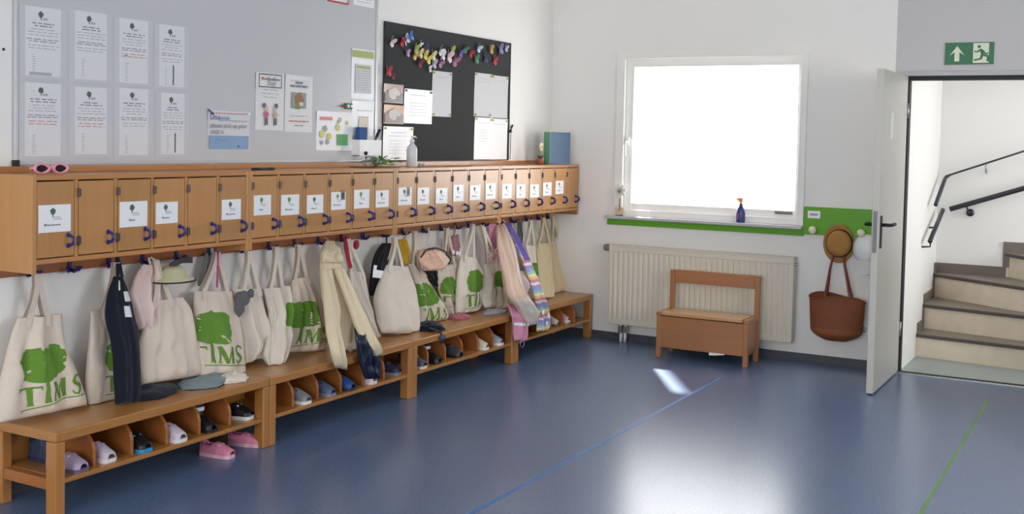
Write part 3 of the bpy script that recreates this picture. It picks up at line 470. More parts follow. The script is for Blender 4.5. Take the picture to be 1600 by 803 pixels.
tag(MB().grid(scrap, 8, 5).grid(lambda u, v: Vector(scrap(u, v))+Vector((0, 0, .0012)), 8, 5).obj('paper_scrap', paper_w, smooth=True), 'crumpled pale paper scrap poking out under the chest bench', 'paper')
rad_m = mat('cream_radiator_enamel', (216, 210, 193), .4, .004, 8); 
ra = thing('radiator', 'cream ribbed panel radiator under the window', 'radiator', (1.295, -.06, .138))
RX0, RX1, RZ0, RZ1 = .578, 2.012, .138, .752
nr = 33; pf = [(RX0+.02, -.098)]
for i in range(nr):
    a = RX0+.03+(RX1-RX0-.06)*i/nr; d = (RX1-RX0-.06)/nr
    pf += [(a, -.098), (a+d*.22, -.1035), (a+d*.62, -.1035), (a+d*.84, -.098)]
pf += [(RX1-.02, -.098), (RX1-.02, -.086), (RX0+.02, -.086)]
MB().prism(pf, 2, RZ0+.045, RZ1-.05).obj('ribbed_plate', rad_m, ra)
ring_ = MB().box(RX0+.004, -.104, RZ1-.05, RX1-.004, -.03, RZ1-.012).box(RX0+.004, -.104, RZ0, RX1-.004, -.03, RZ0+.045).box(RX0+.004, -.102, RZ0, RX0+.022, -.03, RZ1-.012).box(RX1-.022, -.102, RZ0, RX1-.004, -.03, RZ1-.012)
ring_.obj('plate_frame', rad_m, ra, bevel=.004)
tb = MB().box(RX0, -.107, RZ1-.012, RX1, -.1, RZ1).box(RX0, -.033, RZ1-.012, RX1, -.026, RZ1)
for i in range(60): x = RX0+.01+(RX1-RX0-.02)*i/59; tb.box(x-.003, -.1, RZ1-.01, x+.003, -.033, RZ1-.003)
tb.obj('top_grille', rad_m, ra)
MB().box(RX0, -.107, RZ0+.01, RX0+.004, -.026, RZ1).obj('side_cover', rad_m, ra); MB().box(RX1-.004, -.107, RZ0+.01, RX1, -.026, RZ1).obj('side_cover', rad_m, ra)
MB().box(RX0+.2, -.03, .3, RX0+.24, 0, .6).box(RX1-.24, -.03, .3, RX1-.2, 0, .6).obj('wall_bracket', rad_m, ra)
MB().lathe([(.0, 0), (.024, 0), (.027, .012), (.027, .045), (.022, .058), (0, .06)], (RX0, -.065, .725), 0, 16, flip=-1).obj('thermostat', mat('grey_thermostat', (128, 128, 132), .5), ra, True)
MB().tube([(RX1, -.065, .70), (RX1+.012, -.065, .70)], .012, 10).obj('plug', metal_m, ra)
v_ = MB()
for x in (.675, .715): v_.tube([(x, -.065, .138), (x, -.065, .06)], .012, 8).box(x-.016, -.085, .075, x+.016, -.045, .125)
v_.obj('valve', metal_m, ra)
pw = MB()
for x in (.678, .712): pw.tube([(x, -.065, .07), (x, -.065, .001)], .013, 8)
pw.obj('pipe', white_gl, ra, True)
# ------------------------------------------------------------------ green hook board
gb = thing('hook_board', 'bright green strip board under the window sill with wider end at right', 'board', (1.5, 0, .90))
MB().box(.515, -.02, .902, 2.05, 0, .951).obj('strip', green_m, gb, bevel=.002)
MB().box(2.05, -.02, .916, 2.60, 0, 1.113).obj('end_board', green_m, gb, bevel=.002)
MB().box(2.078, -.0215, 1.033, 2.166, -.02, 1.085, 0).box(2.095, -.0219, 1.053, 2.15, -.0215, 1.066, 1).obj('label_plate', [paper_m, mat('violet_print', (150, 130, 180), .5)], gb)
for x in (2.125, 2.46):
    MB().lathe([(.012, 0), (.012, .03), (.026, .036), (.028, .046), (.02, .054), (0, .056)], (x, -.02, .951), 1, 16, flip=-1).obj('knob', mat('cream_knob', (228, 222, 200), .4), gb, True)
# hat on the board
straw = mat('golden_straw', (168, 122, 62), .75, .22, 160, .5); band = mat('dark_hat_band', (44, 28, 22), .7)
ht = thing('straw_hat', 'golden straw trilby hat hanging on the green board', 'hat', (2.305, -.03, .86))
MB().lathe([(.0, -.01), (.09, -.012), (.105, -.02), (.108, -.026), (.1, -.024), (.082, -.018)], (2.305, -.01, .865), 1, 36, sy=1.26, flip=1).obj('brim', straw, ht, True)
MB().lathe([(.089, .015), (.088, .04), (.082, .07), (.07, .09), (.04, .096), (.0, .088)], (2.312, -.01, .868), 1, 36, sy=1.08, flip=-1).obj('crown', straw, ht, True)
MB().lathe([(.0912, .016), (.0902, .052), (.086, .052)], (2.312, -.01, .868), 1, 36, sy=1.08, flip=-1).obj('band', band, ht, True)
# basket bag below it
bk_m = mat('brown_woven_straw', (124, 68, 36), .7, .25, 120, .6); bk_b = mat('light_woven_base', (134, 78, 40), .7, .25, 120, .6); str_m = mat('reddish_leather', (128, 58, 48), .5, .08)
bk = thing('basket_bag', 'brown woven straw basket bag hanging beside the open door', 'bag', (2.32, -.08, .19))
def basket(s_, t):  # t 0 top .. 1 bottom
    an = 2*math.pi*s_; w0 = .185 if t < .75 else .185*(1-.55*((t-.75)/.25)**2)
    w_ = w0*(1.05-.11*t); d = .075*(.75+.5*min(1, t*1.2))*(1 if t < .8 else 1-.5*((t-.8)/.2)**2)
    z = .49-.02*math.sin(an*2+.6)*(1-t)-(.30*t)-.010*math.cos(an)*(1-t)
    return (2.318+w_*math.cos(an), -.085+d*math.sin(an), max(.188, z))
MB().grid(lambda a, c_: basket(a, c_*.72), 40, 12).grid(lambda a, c_: Vector(basket(a, c_*.72))*.0+Vector((2.318+(basket(a, c_*.72)[0]-2.318)*.96, -.085+(basket(a, c_*.72)[1]+.085)*.93, basket(a, c_*.72)[2]+.002)), 40, 12).obj('body', bk_m, bk, True)
MB().grid(lambda a, c_: basket(a, .72+c_*.28), 40, 8).grid(lambda a, c_: (2.318+(basket(a, 1)[0]-2.318)*c_, -.085+(basket(a, 1)[1]+.085)*c_, .19), 40, 2).obj('base', bk_b, bk, True)
MB().tube([basket(i/40, 0) for i in range(40)], .006, 6, closed=True).obj('rim', bk_m, bk, True)
for dy, yk in ((-.125, 0), (-.05, .0)):
    MB().tube([(2.24, dy, .43), (2.241, dy, .5), (2.262, -.06+dy*.2, .70), (2.30, -.045, .90), (2.325, -.045, .90), (2.362, -.06+dy*.2, .71), (2.412, dy, .5), (2.415, dy, .43)], .0075, 8).obj('handle', str_m, bk, True)
cpw = thing('peaked_cap', 'white cap hanging on the green board half behind the door', 'cap', (2.47, -.05, .66))
MB().lathe([(.0, .06), (.05, .056), (.08, .04), (.09, .02), (.088, 0), (.08, -.002)], (2.49, -.015, .84), 1, 24, sy=1.15, flip=-1).obj('crown', white_gl, cpw, True)
MB().grid(lambda a, c_: (2.49+.085*math.cos(math.pi*(1+a))*(1-.1*c_), -.06-.03*math.sin(math.pi*a)*c_, .76-.10*c_*math.sin(math.pi*a)**.6-.0), 16, 6).grid(lambda a, c_: (2.49+.085*math.cos(math.pi*(1+a))*(1-.1*c_), -.057-.03*math.sin(math.pi*a)*c_, .76-.10*c_*math.sin(math.pi*a)**.6), 16, 6).obj('peak', mat('grey_white_cloth', (205, 205, 205), .8), cpw, True)
so = thing('wall_socket', 'white wall socket beside the basket bag near the door', 'socket', (2.49, 0, .27))
MB().box(2.455, -.011, .235, 2.53, 0, .31).obj('plate', white_gl, so, bevel=.004); MB().lathe([(.022, .0111), (.02, .006), (0, .006)], (2.492, 0, .272), 1, 16, flip=-1).obj('insert', mat('grey_socket', (200, 200, 200), .4), so, True)
# ------------------------------------------------------------------ sill things
fl = thing('flower_figurine', 'white wooden daisy standing in a beige tulip-shaped base on the sill', 'figurine', (.625, -.035, .974))
bg_m = mat('beige_wood_base', (206, 186, 152), .6, .08); wd = mat('white_petal', (226, 226, 222), .6, .03)
MB().prism([(.598, .985), (.612, .976), (.638, .976), (.655, .990), (.664, 1.02), (.662, 1.05), (.645, 1.035), (.627, 1.015), (.608, 1.04), (.594, 1.055), (.592, 1.02)], 1, -.05, -.026).obj('leaf_base', bg_m, fl, bevel=.003)
MB().box(.6, -.052, .974, .65, -.022, .98).obj('foot', band, fl)
MB().tube([(.627, -.038, .98), (.624, -.038, 1.16)], .004).obj('stem', mat('brown_stem', (110, 90, 80), .6), fl)
for k in range(8):
    a = k*math.pi/4+.2; P = [(.624+math.cos(a)*r_-math.sin(a)*q, 1.165+math.sin(a)*r_+math.cos(a)*q) for r_, q in ((.008, -.006), (.03, -.014), (.052, -.011), (.058, 0), (.052, .011), (.03, .014), (.008, .006))]
    MB().prism(P, 1, -.044, -.036).obj('petal', wd, fl)
MB().lathe([(.012, 0), (.011, .005), (0, .008)], (.624, -.044, 1.165), 1, 14, flip=-1).obj('flower_centre', ink, fl, True)
sp = thing('spray_bottle', 'small dark blue spray bottle with orange nozzle on the sill', 'bottle', (1.592, -.035, .974))
bl = mat('dark_blue_bottle', (48, 62, 120), .3, .04); og = mat('orange_nozzle', (236, 150, 84), .4, .04)
MB().lathe([(.0, 0), (.03, 0), (.032, .006), (.032, .075), (.028, .095), (.016, .118), (.012, .14), (.0, .14)], (1.592, -.035, .974), 2, 20, sy=.75).obj('body', bl, sp, True)
MB().box(1.565, -.0605, 1.0, 1.585, -.059, 1.04).obj('bottle_label', mat('pink_label', (150, 80, 140), .4), sp)
MB().lathe([(.011, 0), (.011, .018), (0, .018)], (1.592, -.035, 1.112), 2, 12).box(1.57, -.045, 1.128, 1.606, -.025, 1.156).tube([(1.572, -.035, 1.145), (1.557, -.035, 1.145)], .007, 8).tube([(1.578, -.035, 1.13), (1.572, -.035, 1.108)], .004, 6).obj('nozzle', og, sp, bevel=.003)
# ------------------------------------------------------------------ whiteboard and pinboard
wb = thing('whiteboard', 'large white magnetic board in a silver frame above the cabinets', 'board', (0, -3.65, 1.395))
WB = (-4.912, -2.385, 1.393, 2.62)
wbm = mat('whiteboard_enamel', (196, 197, 200), .22, .01, 2)
alu = mat('silver_frame', (196, 196, 200), .35, .02, metal=.4)
MB().box(0.001, WB[0]+.012, WB[2]+.012, .012, WB[1]-.012, WB[3]-.012).obj('surface', wbm, wb)
for a in (WB[0], WB[1]-.014): MB().box(0.001, a, WB[2], .018, a+.014, WB[3]).obj('frame_bar', alu, wb, bevel=.002)
for a in (WB[2], WB[3]-.014): MB().box(0.001, WB[0]+.014, a, .018, WB[1]-.014, a+.014).obj('frame_bar', alu, wb, bevel=.002)
for y in (WB[0]-.006, WB[1]-.022):
    for z in (WB[2]-.004, WB[3]-.022): MB().box(0.001, y, z, .022, y+.028, z+.026).obj('corner_cap', blk, wb, bevel=.004)
pb = thing('pinboard', 'black chalk pinboard on the wall by the corner', 'board', (0, -1.52, 1.395))
slate = mat('black_pinboard', (60, 61, 62), .85, .06, 60, .1, .2)
MB().box(0.001, -2.306, 1.392, .016, -.729, 2.262).obj('panel', slate, pb, bevel=.001)
MB().box(0.001, -.727, 1.392, .018, -.721, 2.262).obj('edge_strip', dark_metal, pb)
def lines(b, y0, y1, z, n, dz, x, mi, rnd, h=.0035, gap=.01, lo=.6):
    for k in range(n):
        w_ = (y1-y0)*rnd.uniform(lo, 1); a = (y0+y1)/2-w_/2; e = a+w_; zz = z-k*dz
        while a < e-.004:
            l = min(rnd.uniform(.012, .04), e-a); b.box(x, a, zz, x+.0003, a+l, zz+h, mi); a += l+gap*rnd.uniform(.5, 1)
def blob(b, cy, cz, r, x, mi, seed=0, n=16, sy=1):
    b.prism([(cy+sy*r*math.cos(a)*(1+.13*math.sin(5*a+seed)), cz+r*math.sin(a)*(1+.13*math.cos(4*a+seed))) for a in [2*math.pi*i/n for i in range(n)]], 0, x, x+.0004, mi)
not_lab = ['top row, leftmost', 'top row, second from the left', 'top row, third from the left', 'top row, rightmost, with dark vertical bar', 'bottom row, leftmost, with red text line', 'bottom row, second from the left', 'bottom row, third from the left', 'bottom row, rightmost, with dark vertical bar']
slv = mat('clear_plastic_sleeve', (200, 202, 207), .18, .01, spec=.7)
for i in range(8):
    y0, y1, z0, z1 = PP['n%d' % (i+1)]; rnd = random.Random(50+i); x = .0125
    t = thing('notice_sheet', 'printed notice in plastic sleeve on the whiteboard, '+not_lab[i], 'notice', (x, (y0+y1)/2, z0), 'notices in plastic sleeves')
    MB().box(x, y0, z0, x+.001, y1, z1-.002).obj('sleeve', slv, t)
    a, e = y0+.03, y1-.03; xx = x+.0022; w_ = e-a
    b = MB().box(x+.001, a, z0+.012, xx, e, z1-.004, 0)
    blob(b, (a+e)/2-.012, z1-.035, .013, xx, 1, i); b.box(xx, (a+e)/2-.013, z1-.058, xx+.0004, (a+e)/2-.009, z1-.044, 1)
    b.box(xx, (a+e)/2-.002, z1-.058, xx+.0004, (a+e)/2+.022, z1-.048, 3)
    lines(b, a+.02, e-.02, z1-.075, 2, .011, xx, 2, rnd, .0045)
    lines(b, a+.006, e-.006, z1-.1, 3, .012, xx, 3, rnd)
    lines(b, a+.006, e-.006, z1-.142, 2, .009, xx, 2, rnd, .0035, lo=.85)
    lines(b, a+.006, e-.006, z1-.168, 2, .012, xx, 4 if i in (4, 5, 2) else 3, rnd, lo=.8)
    for k in range(9): b.box(xx, a+.035, z0+.1-.0098*k, xx+.0003, a+.035+rnd.uniform(.008, .02), z0+.103-.0098*k, 3)
    if i in (3, 7): b.box(xx, a+.085, z0+.02, xx+.0004, a+.094, z0+.115, 1)
    if i == 0: b.box(xx, a+.02, z0+.014, xx+.0004, e-.045, z0+.028, 3)
    if i == 2: b.box(xx, a+.03, z0+.135, xx+.0004, a+.048, z0+.14, 2)
    b.obj('sheet', [mat('notice_paper', (216, 217, 220), .45, .01), mat('grey_green_emblem', (84, 98, 90), .6), ink, ink_l, ink_r], t)
def sheet(name, label, cat, key, x=.0125, m=paper_m, group=None):
    y0, y1, z0, z1 = PP[key]
    t = thing(name, label, cat, (x, (y0+y1)/2, z0), group)
    def g(off): return lambda u, v: (x+off+.004*(2*u-1)**2*(v**3), y0+(y1-y0)*u, z0+(z1-z0)*v)
    MB().grid(g(0), 6, 6).grid(g(.0008), 6, 6).obj('sheet', m, t)
    return t, y0, y1, z0, z1, x+.0012+.0004
# pick-up sign
blue1 = mat('pale_blue_print', (132, 160, 196), .5, .08, 20); viol = mat('violet_print2', (84, 78, 130), .5)
t, y0, y1, z0, z1, x = sheet('pickup_sign', 'sign asking to pick up your child, with a wide blue box below', 'sign', 'sign', m=mat('sign_paper', (210, 211, 215), .4, .01))
x += .004
b = MB().box(x, y0+.01, z0+.006, x+.0005, y1-.012, z0+.076, 0).box(x, y0+.075, z1-.045, x+.0005, y0+.15, z1-.03, 0)
b.obj('blue_box', [blue1], t)
b = MB().box(x, y0+.05, z1-.014, x+.0005, y1-.03, z1-.010, 0).box(x, y0+.075, z1-.05, x+.0005, y1-.02, z1-.048, 1).box(x, y0+.075, z1-.05, x+.0005, y0+.078, z1-.025, 1)
b.tube([(x+.001, y0+.06, z0+.058), (x+.001, y0+.09, z0+.05), (x+.001, y0+.13, z0+.054)], .0012, 5, 1); b.box(x+.0006, y0+.21, z0+.018, x+.001, y0+.225, z0+.024, 2)
b.obj('rule', [ink_r, ink, ink_d], t)
def put_text(txt, size, y, z, x, m, parent, name='lettering', sy=1):
    v, f = text_mesh(txt, size); b = MB(); b.v = [(x, y+q[0]*sy, z+q[1]) for q in v]; b.f = f; b.m = [0]*len(f)
    return b.obj(name, m, parent)
put_text('Do', .042, y0+.012, z1-.045, x+.0006, viol, t); put_text('please pick up your', .034, y0+.014, z1-.086, x+.0006, ink, t); put_text('child in', .034, y0+.014, z1-.118, x+.0006, ink, t)
tag_y = MB().tube([(x+.004, y0-.004, z1+.004), (x+.004, y0+.034, z1-.018)], .004, 8); tag_y.obj('pin_stroke', viol, t)
b = MB().lathe([(.008, 0), (.008, .006), (0, .007)], (.018, y1-.014, z1-.01), 0, 14); tag(b.obj('round_magnet', white_gl), 'small white round magnet at corner of the pick-up sign', 'magnet')
# the two portrait posters
t, y0, y1, z0, z1, x = sheet('poster', 'portrait poster with a boxed title ending in Day and two drawn children', 'poster', 'pa', m=paper_w)
x += .004; W_ = y1-y0
b = MB()
for q in ((.10, .965, .90, .98), (.10, .745, .90, .76), (.10, .745, .115, .98), (.885, .745, .90, .98)): b.box(x, y0+W_*q[0], z0+(z1-z0)*q[1], x+.0005, y0+W_*q[2], z0+(z1-z0)*q[3], 0)
rnd = random.Random(3)
for k in range(9): b.box(x, y0+W_*(.2+.07*k), z0+(z1-z0)*(.87+.006*rnd.random()), x+.0005, y0+W_*(.25+.07*k), z0+(z1-z0)*(.905+.02*(k % 3 == 0)), 1 if k < 3 else 2)
lines(b, y0+.03, y1-.03, z0+(z1-z0)*.70, 3, .02, x, 3, rnd)
b.obj('print', [ink_d, mat('orange_print', (190, 130, 100), .6), ink, ink_l], t)
put_text('Day!', .036, y0+W_*.40, z0+(z1-z0)*.785, x+.0002, mat('blue_grey_print', (104, 116, 132), .6), t)
b = MB()
for k, cy in enumerate((.36, .68)):
    yy = y0+W_*cy; zb = z0+(z1-z0)*.08
    b.box(x, yy-.012, zb, x+.0005, yy-.002, zb+.04, 0).box(x, yy+.003, zb+.004, x+.0005, yy+.013, zb+.04, 0)
    blob(b, yy, zb+.058, .02, x+.0001, 1+k, k); blob(b, yy, zb+.09, .014, x+.0002, 3, k); blob(b, yy-(.016 if k == 0 else -.008), zb+.108, .013, x+.0003, 0, k+3)
b.obj('drawing', [mat('slate_drawing', (84, 92, 108), .6), mat('pink_drawing', (196, 104, 124), .6), mat('tan_drawing', (190, 170, 150), .6), mat('face_drawing', (216, 176, 150), .6)], t)
t, y0, y1, z0, z1, x = sheet('poster', 'portrait poster with a brown and green picture in the middle', 'poster', 'pb', m=paper_w)
x += .004; W_ = y1-y0; b = MB(); hh = z1-z0
lines(b, y0+.03, y1-.03, z0+hh*.90, 1, .01, x, 1, rnd, .002, lo=.9); lines(b, y0+.075, y1-.075, z0+hh*.85, 1, .01, x, 0, rnd, .012); lines(b, y0+.04, y1-.045, z0+hh*.79, 1, .01, x, 0, rnd, .012, lo=.95)
b.box(x, y0+W_*.22, z0+hh*.42, x+.0003, y0+W_*.74, z0+hh*.70, 2); blob(b, y0+W_*.48, z0+hh*.57, .04, x+.0003, 3, 1); blob(b, y0+W_*.45, z0+hh*.46, .018, x+.0005, 4, 2, sy=1.6); blob(b, y0+W_*.56, z0+hh*.50, .012, x+.0006, 5, 2, sy=1.4)
lines(b, y0+.04, y1-.04, z0+hh*.28, 1, .01, x, 1, rnd); lines(b, y0+.03, y1-.03, z0+hh*.18, 1, .01, x, 6, rnd, .007, lo=.95); lines(b, y0+.05, y1-.05, z0+hh*.11, 1, .01, x, 0, rnd, .004)
b.obj('print', [ink, ink_l, mat('grey_picture', (150, 154, 150), .6, .1), mat('brown_picture', (150, 112, 82), .6, .15), mat('olive_picture', (120, 136, 74), .6, .1), mat('pale_picture', (214, 206, 190), .6), ink_r], t)
t, y0, y1, z0, z1, x = sheet('leaflet', 'landscape leaflet with red heading, yellow drawings and a green square', 'leaflet', 'pc')
x += .004; b = MB(); W_, hh = y1-y0, z1-z0
b.box(x, y0+W_*.08, z0+hh*.77, x+.0004, y0+W_*.42, z0+hh*.86, 0).box(x, y0+W_*.56, z0+hh*.13, x+.0004, y0+W_*.86, z0+hh*.42, 1)
for q in ((.14, .42, .022), (.58, .60, .02), (.64, .80, .014), (.34, .36, .02), (.84, .72, .012)): blob(b, y0+W_*q[0], z0+hh*q[1], q[2], x, 2, q[0]*9)
for q in ((.22, .55, .02), (.14, .2, .013), (.3, .22, .016), (.6, .74, .01)): blob(b, y0+W_*q[0], z0+hh*q[1], q[2], x+.0001, 3, q[0]*7)
lines(b, y0+W_*.58, y0+W_*.84, z0+hh*.36, 4, .012, x+.0004, 4, rnd, .003)
b.obj('print', [mat('rose_print', (226, 150, 150), .6), mat('green_square', (104, 176, 112), .6), mat('yellow_print', (218, 208, 120), .6), ink_l, mat('mid_green', (80, 140, 90), .6)], t)
t, y0, y1, z0, z1, x = sheet('info_sheet', 'tall info sheet with olive green header band on the whiteboard edge', 'notice', 'pd')
x += .004; b = MB(); W_, hh = y1-y0, z1-z0
b.box(x, y0+W_*.02, z0+hh*.83, x+.0004, y1-W_*.04, z0+hh*.97, 0).box(x, y0+W_*.16, z0+hh*.12, x+.0003, y1-W_*.14, z0+hh*.70, 1).box(x+.0003, y0+W_*.2, z0+hh*.61, x+.0006, y1-W_*.2, z0+hh*.67, 0)
lines(b, y0+W_*.2, y1-W_*.18, z0+hh*.56, 9, .014, x+.0003, 2, rnd, .004, lo=.85); b.obj('print', [mat('olive_band', (170, 184, 112), .6), mat('pale_grey_panel', (206, 208, 208), .6), ink_l], t)
t, y0, y1, z0, z1, x = sheet('info_sheet', 'white sheet with a beige square behind the pen holder', 'notice', 'pe')
x += .004; b = MB(); W_, hh = y1-y0, z1-z0
lines(b, y0+W_*.2, y1-W_*.1, z0+hh*.72, 1, .01, x, 0, rnd, lo=.9); b.box(x, y0+W_*.3, z0+hh*.05, x+.0004, y0+W_*.72, z0+hh*.5, 1); lines(b, y0+W_*.3, y0+W_*.72, z0+hh*.52, 1, .01, x, 2, rnd, .006, lo=1); b.obj('print', [ink_l, mat('beige_square', (222, 212, 196), .6), ink_r], t)
t, y0, y1, z0, z1, x = sheet('small_card', 'white card with a red border at the upper whiteboard', 'card', 'redcard')
x += .004; b = MB()
for q in ((y0, z0, y1, z0+.01), (y0, z1-.01, y1, z1), (y0, z0, y0+.008, z1), (y1-.008, z0, y1, z1)): b.box(x, q[0], q[1], x+.0004, q[2], q[3])
b.obj('border', mat('red_border', (176, 60, 66), .6), t)
t, y0, y1, z0, z1, x = sheet('small_card', 'plain white card with faint text at the upper right of the whiteboard', 'card', 'card2')
b = MB(); lines(b, y0+.02, y1-.02, z0+.04, 2, .018, x+.004, 0, rnd); b.obj('print', ink_l, t)
ph = thing('pen_holder', 'white plastic pen holder stuck on the whiteboard edge', 'pen holder', (.02, -2.515, 1.425))
b = MB(); y0, y1 = -2.625, -2.406
b.box(.0125, y0, 1.43, .0145, y1, 1.525).box(.070, y0, 1.43, .073, y1, 1.525).box(.0145, y0, 1.43, .07, y0+.003, 1.525).box(.0145, y1-.003, 1.43, .07, y1, 1.525).box(.0145, y0, 1.43, .07, y1, 1.433).box(.0145, -2.52, 1.433, .07, -2.517, 1.525)
b.obj('tray', white_gl, ph)
tag(MB().box(.03, y0+.012, 1.45, .062, y0+.09, 1.60).obj('board_eraser', mat('eraser_blue', (34, 78, 138), .7, .1), bevel=.004), 'blue board eraser standing in the pen holder', 'eraser')
t = thing('marker_pen', 'black marker pen leaning in the pen holder', 'pen', (.05, -2.45, 1.45))
MB().tube([(.045, -2.49, 1.435), (.05, -2.42, 1.555)], .008, 10).obj('barrel', mat('grey_pen', (90, 88, 90), .4), t, True); MB().tube([(.0495, -2.427, 1.543), (.053, -2.40, 1.59)], .0095, 10).obj('cap', blk, t, True)
t = thing('peg_magnet', 'red and green peg magnet on the whiteboard', 'magnet', (.013, -2.69, 1.72))
MB().tube([(.022, -2.745, 1.722), (.022, -2.69, 1.722)], [.004, .008], 8).obj('red_tip', mat('red_plastic', (190, 40, 60), .4), t, True)
MB().box(.0125, -2.705, 1.705, .03, -2.64, 1.74).obj('green_body', mat('green_plastic', (34, 110, 70), .4), t, bevel=.005)
MB().lathe([(.009, 0), (.009, .004), (0, .005)], (.03, -2.685, 1.722), 0, 10).lathe([(.009, 0), (.009, .004), (0, .005)], (.03, -2.655, 1.722), 0, 10).obj('white_dot', white_gl, t)
# pinboard sheets
def photo(key, label, c1, c2, c3):
    t, y0, y1, z0, z1, x = sheet('photo_print', label, 'photo', key, .0165, c1)
    x += .004; b = MB(); W_, hh = y1-y0, z1-z0
    b.box(x, y0+W_*.04, z0+hh*.05, x+.0003, y1-W_*.04, z0+hh*.55, 0); blob(b, y0+W_*.5, z0+hh*.5, .035, x+.0004, 1, 1, sy=1.8); blob(b, y0+W_*.7, z0+hh*.3, .015, x+.0006, 0, 2, sy=1.4)
    b.obj('picture', [c2, c3], t); return t
photo('ph1', 'pinkish landscape photo pinned above another on the pinboard', mat('photo_rose', (166, 130, 124), .3, .2, 14), mat('photo_grey', (74, 74, 74), .3, .2, 14), mat('photo_pale', (186, 172, 166), .3, .1, 14))
photo('ph2', 'orange-brown landscape photo pinned below another on the pinboard', mat('photo_orange', (196, 142, 108), .3, .2, 14), mat('photo_brown', (84, 52, 44), .3, .2, 14), mat('photo_silver', (164, 158, 160), .3, .15, 14))
qlab = {'q1': 'landscape white sheet beside the photos on the pinboard', 'q2': 'upright greyish sheet with yellow pins in the middle of the pinboard', 'q3': 'upright sheet at the upper right of the pinboard, left of its pair', 'q4': 'upright curling sheet at the upper right corner of the pinboard',
        'q5': 'upright white sheet at the lower right of the pinboard, left of its pair', 'q6': 'upright white sheet at the lower right edge of the pinboard', 'q7': 'landscape white sheet at the lower left of the pinboard behind the bottle'}
paper_g = mat('greyish_paper', (196, 197, 200), .5, .02); pinm = mat('yellow_pin', (206, 190, 92), .4); ping = mat('dark_green_pin', (60, 110, 90), .4)
for k, lb in qlab.items():
    t, y0, y1, z0, z1, x = sheet('pinned_sheet', lb, 'paper', k, .0165, paper_g if k in ('q2', 'q3', 'q4') else paper_m)
    b = MB(); rnd = random.Random(ord(k[1])); lines(b, y0+.03, y1-.03, z1-.04, 2 if k in ('q3', 'q7') else 1, .02, x+.004, 0, rnd, .0025)
    if k in ('q1', 'q7', 'q5'): lines(b, y0+.04, y1-.05, z1-.09, 5, .02, x+.004, 0, rnd, .002)
    b.obj('print', ink_l, t)
    for py, pz in ((y0+.018, z1-.012), (y1-.02, z1-.014))+(((y0+.02, z0+.012), (y1-.02, z0+.014)) if k in ('q2', 'q3') else ()):
        MB().lathe([(.007, 0), (.007, .006), (.004, .009), (0, .01)], (x+.003, py, pz), 0, 10).obj('pin', ping if k == 'q1' else pinm, t, True)
t = thing('hanging_pen', 'dark pen hanging on a cord at the right edge of the pinboard', 'pen', (.02, -.715, 1.4))
MB().tube([(.022, -.712, 1.655), (.024, -.708, 1.62), (.022, -.712, 1.40)], .0025, 6).obj('cord', blk, t); MB().tube([(.028, -.735, 1.60), (.03, -.695, 1.655)], .007, 8).obj('barrel', blk, t, True)
MB().tube([(.028, -.70, 1.60), (.028, -.73, 1.64)], .004, 8).obj('clip', metal_m, t, True)
# butterflies
bcol = dict(palepink=(226, 196, 200), red=(176, 44, 52), paleblue=(176, 198, 220), blue=(66, 118, 178), lilac=(178, 146, 190), lime=(176, 186, 96), orange=(196, 156, 90), cream=(222, 212, 160), white=(230, 228, 230), yellow=(216, 200, 96), navy=(46, 52, 92), maroon=(122, 40, 62), greylilac=(176, 174, 190), mauve=(168, 112, 146), violet=(110, 100, 160), green=(70, 124, 96))
bword = dict(palepink='pale pink', paleblue='pale blue', greylilac='grey-lilac', lime='lime green', navy='dark navy', violet='blue-violet')
blab = ['at the far left end of the swarm', 'second from the left, below the pale blue one', 'beside the blue one at upper left', 'highest at upper left', 'small, below the red one on the left', 'left of the white one', 'below the lime green one', 'left of the yellow pair', 'small and lone, above the cream one', 'left of the pair below the navy one', 'right of the pair below the navy one', 'above the yellow pair', 'lowest of the left cluster', 'right of the yellow pair', 'right above the portrait sheet', 'small, at the corner of the middle sheet', 'upper of the white pair left of centre', 'lower of the white pair left of centre', 'below the white pair', 'larger, above the photos at far left', 'small, above the photos at far left', 'large, in the middle', 'above the large mauve one', 'large, lowest in the middle', 'right of the large mauve one', 'upper one, right of the middle', 'in the middle right of the green one', 'above the lower green one', 'lower one, above the right gap', 'right of the lower green one', 'above the red one at right', 'low near the right end', 'large, near the right end', 'at the top right corner']
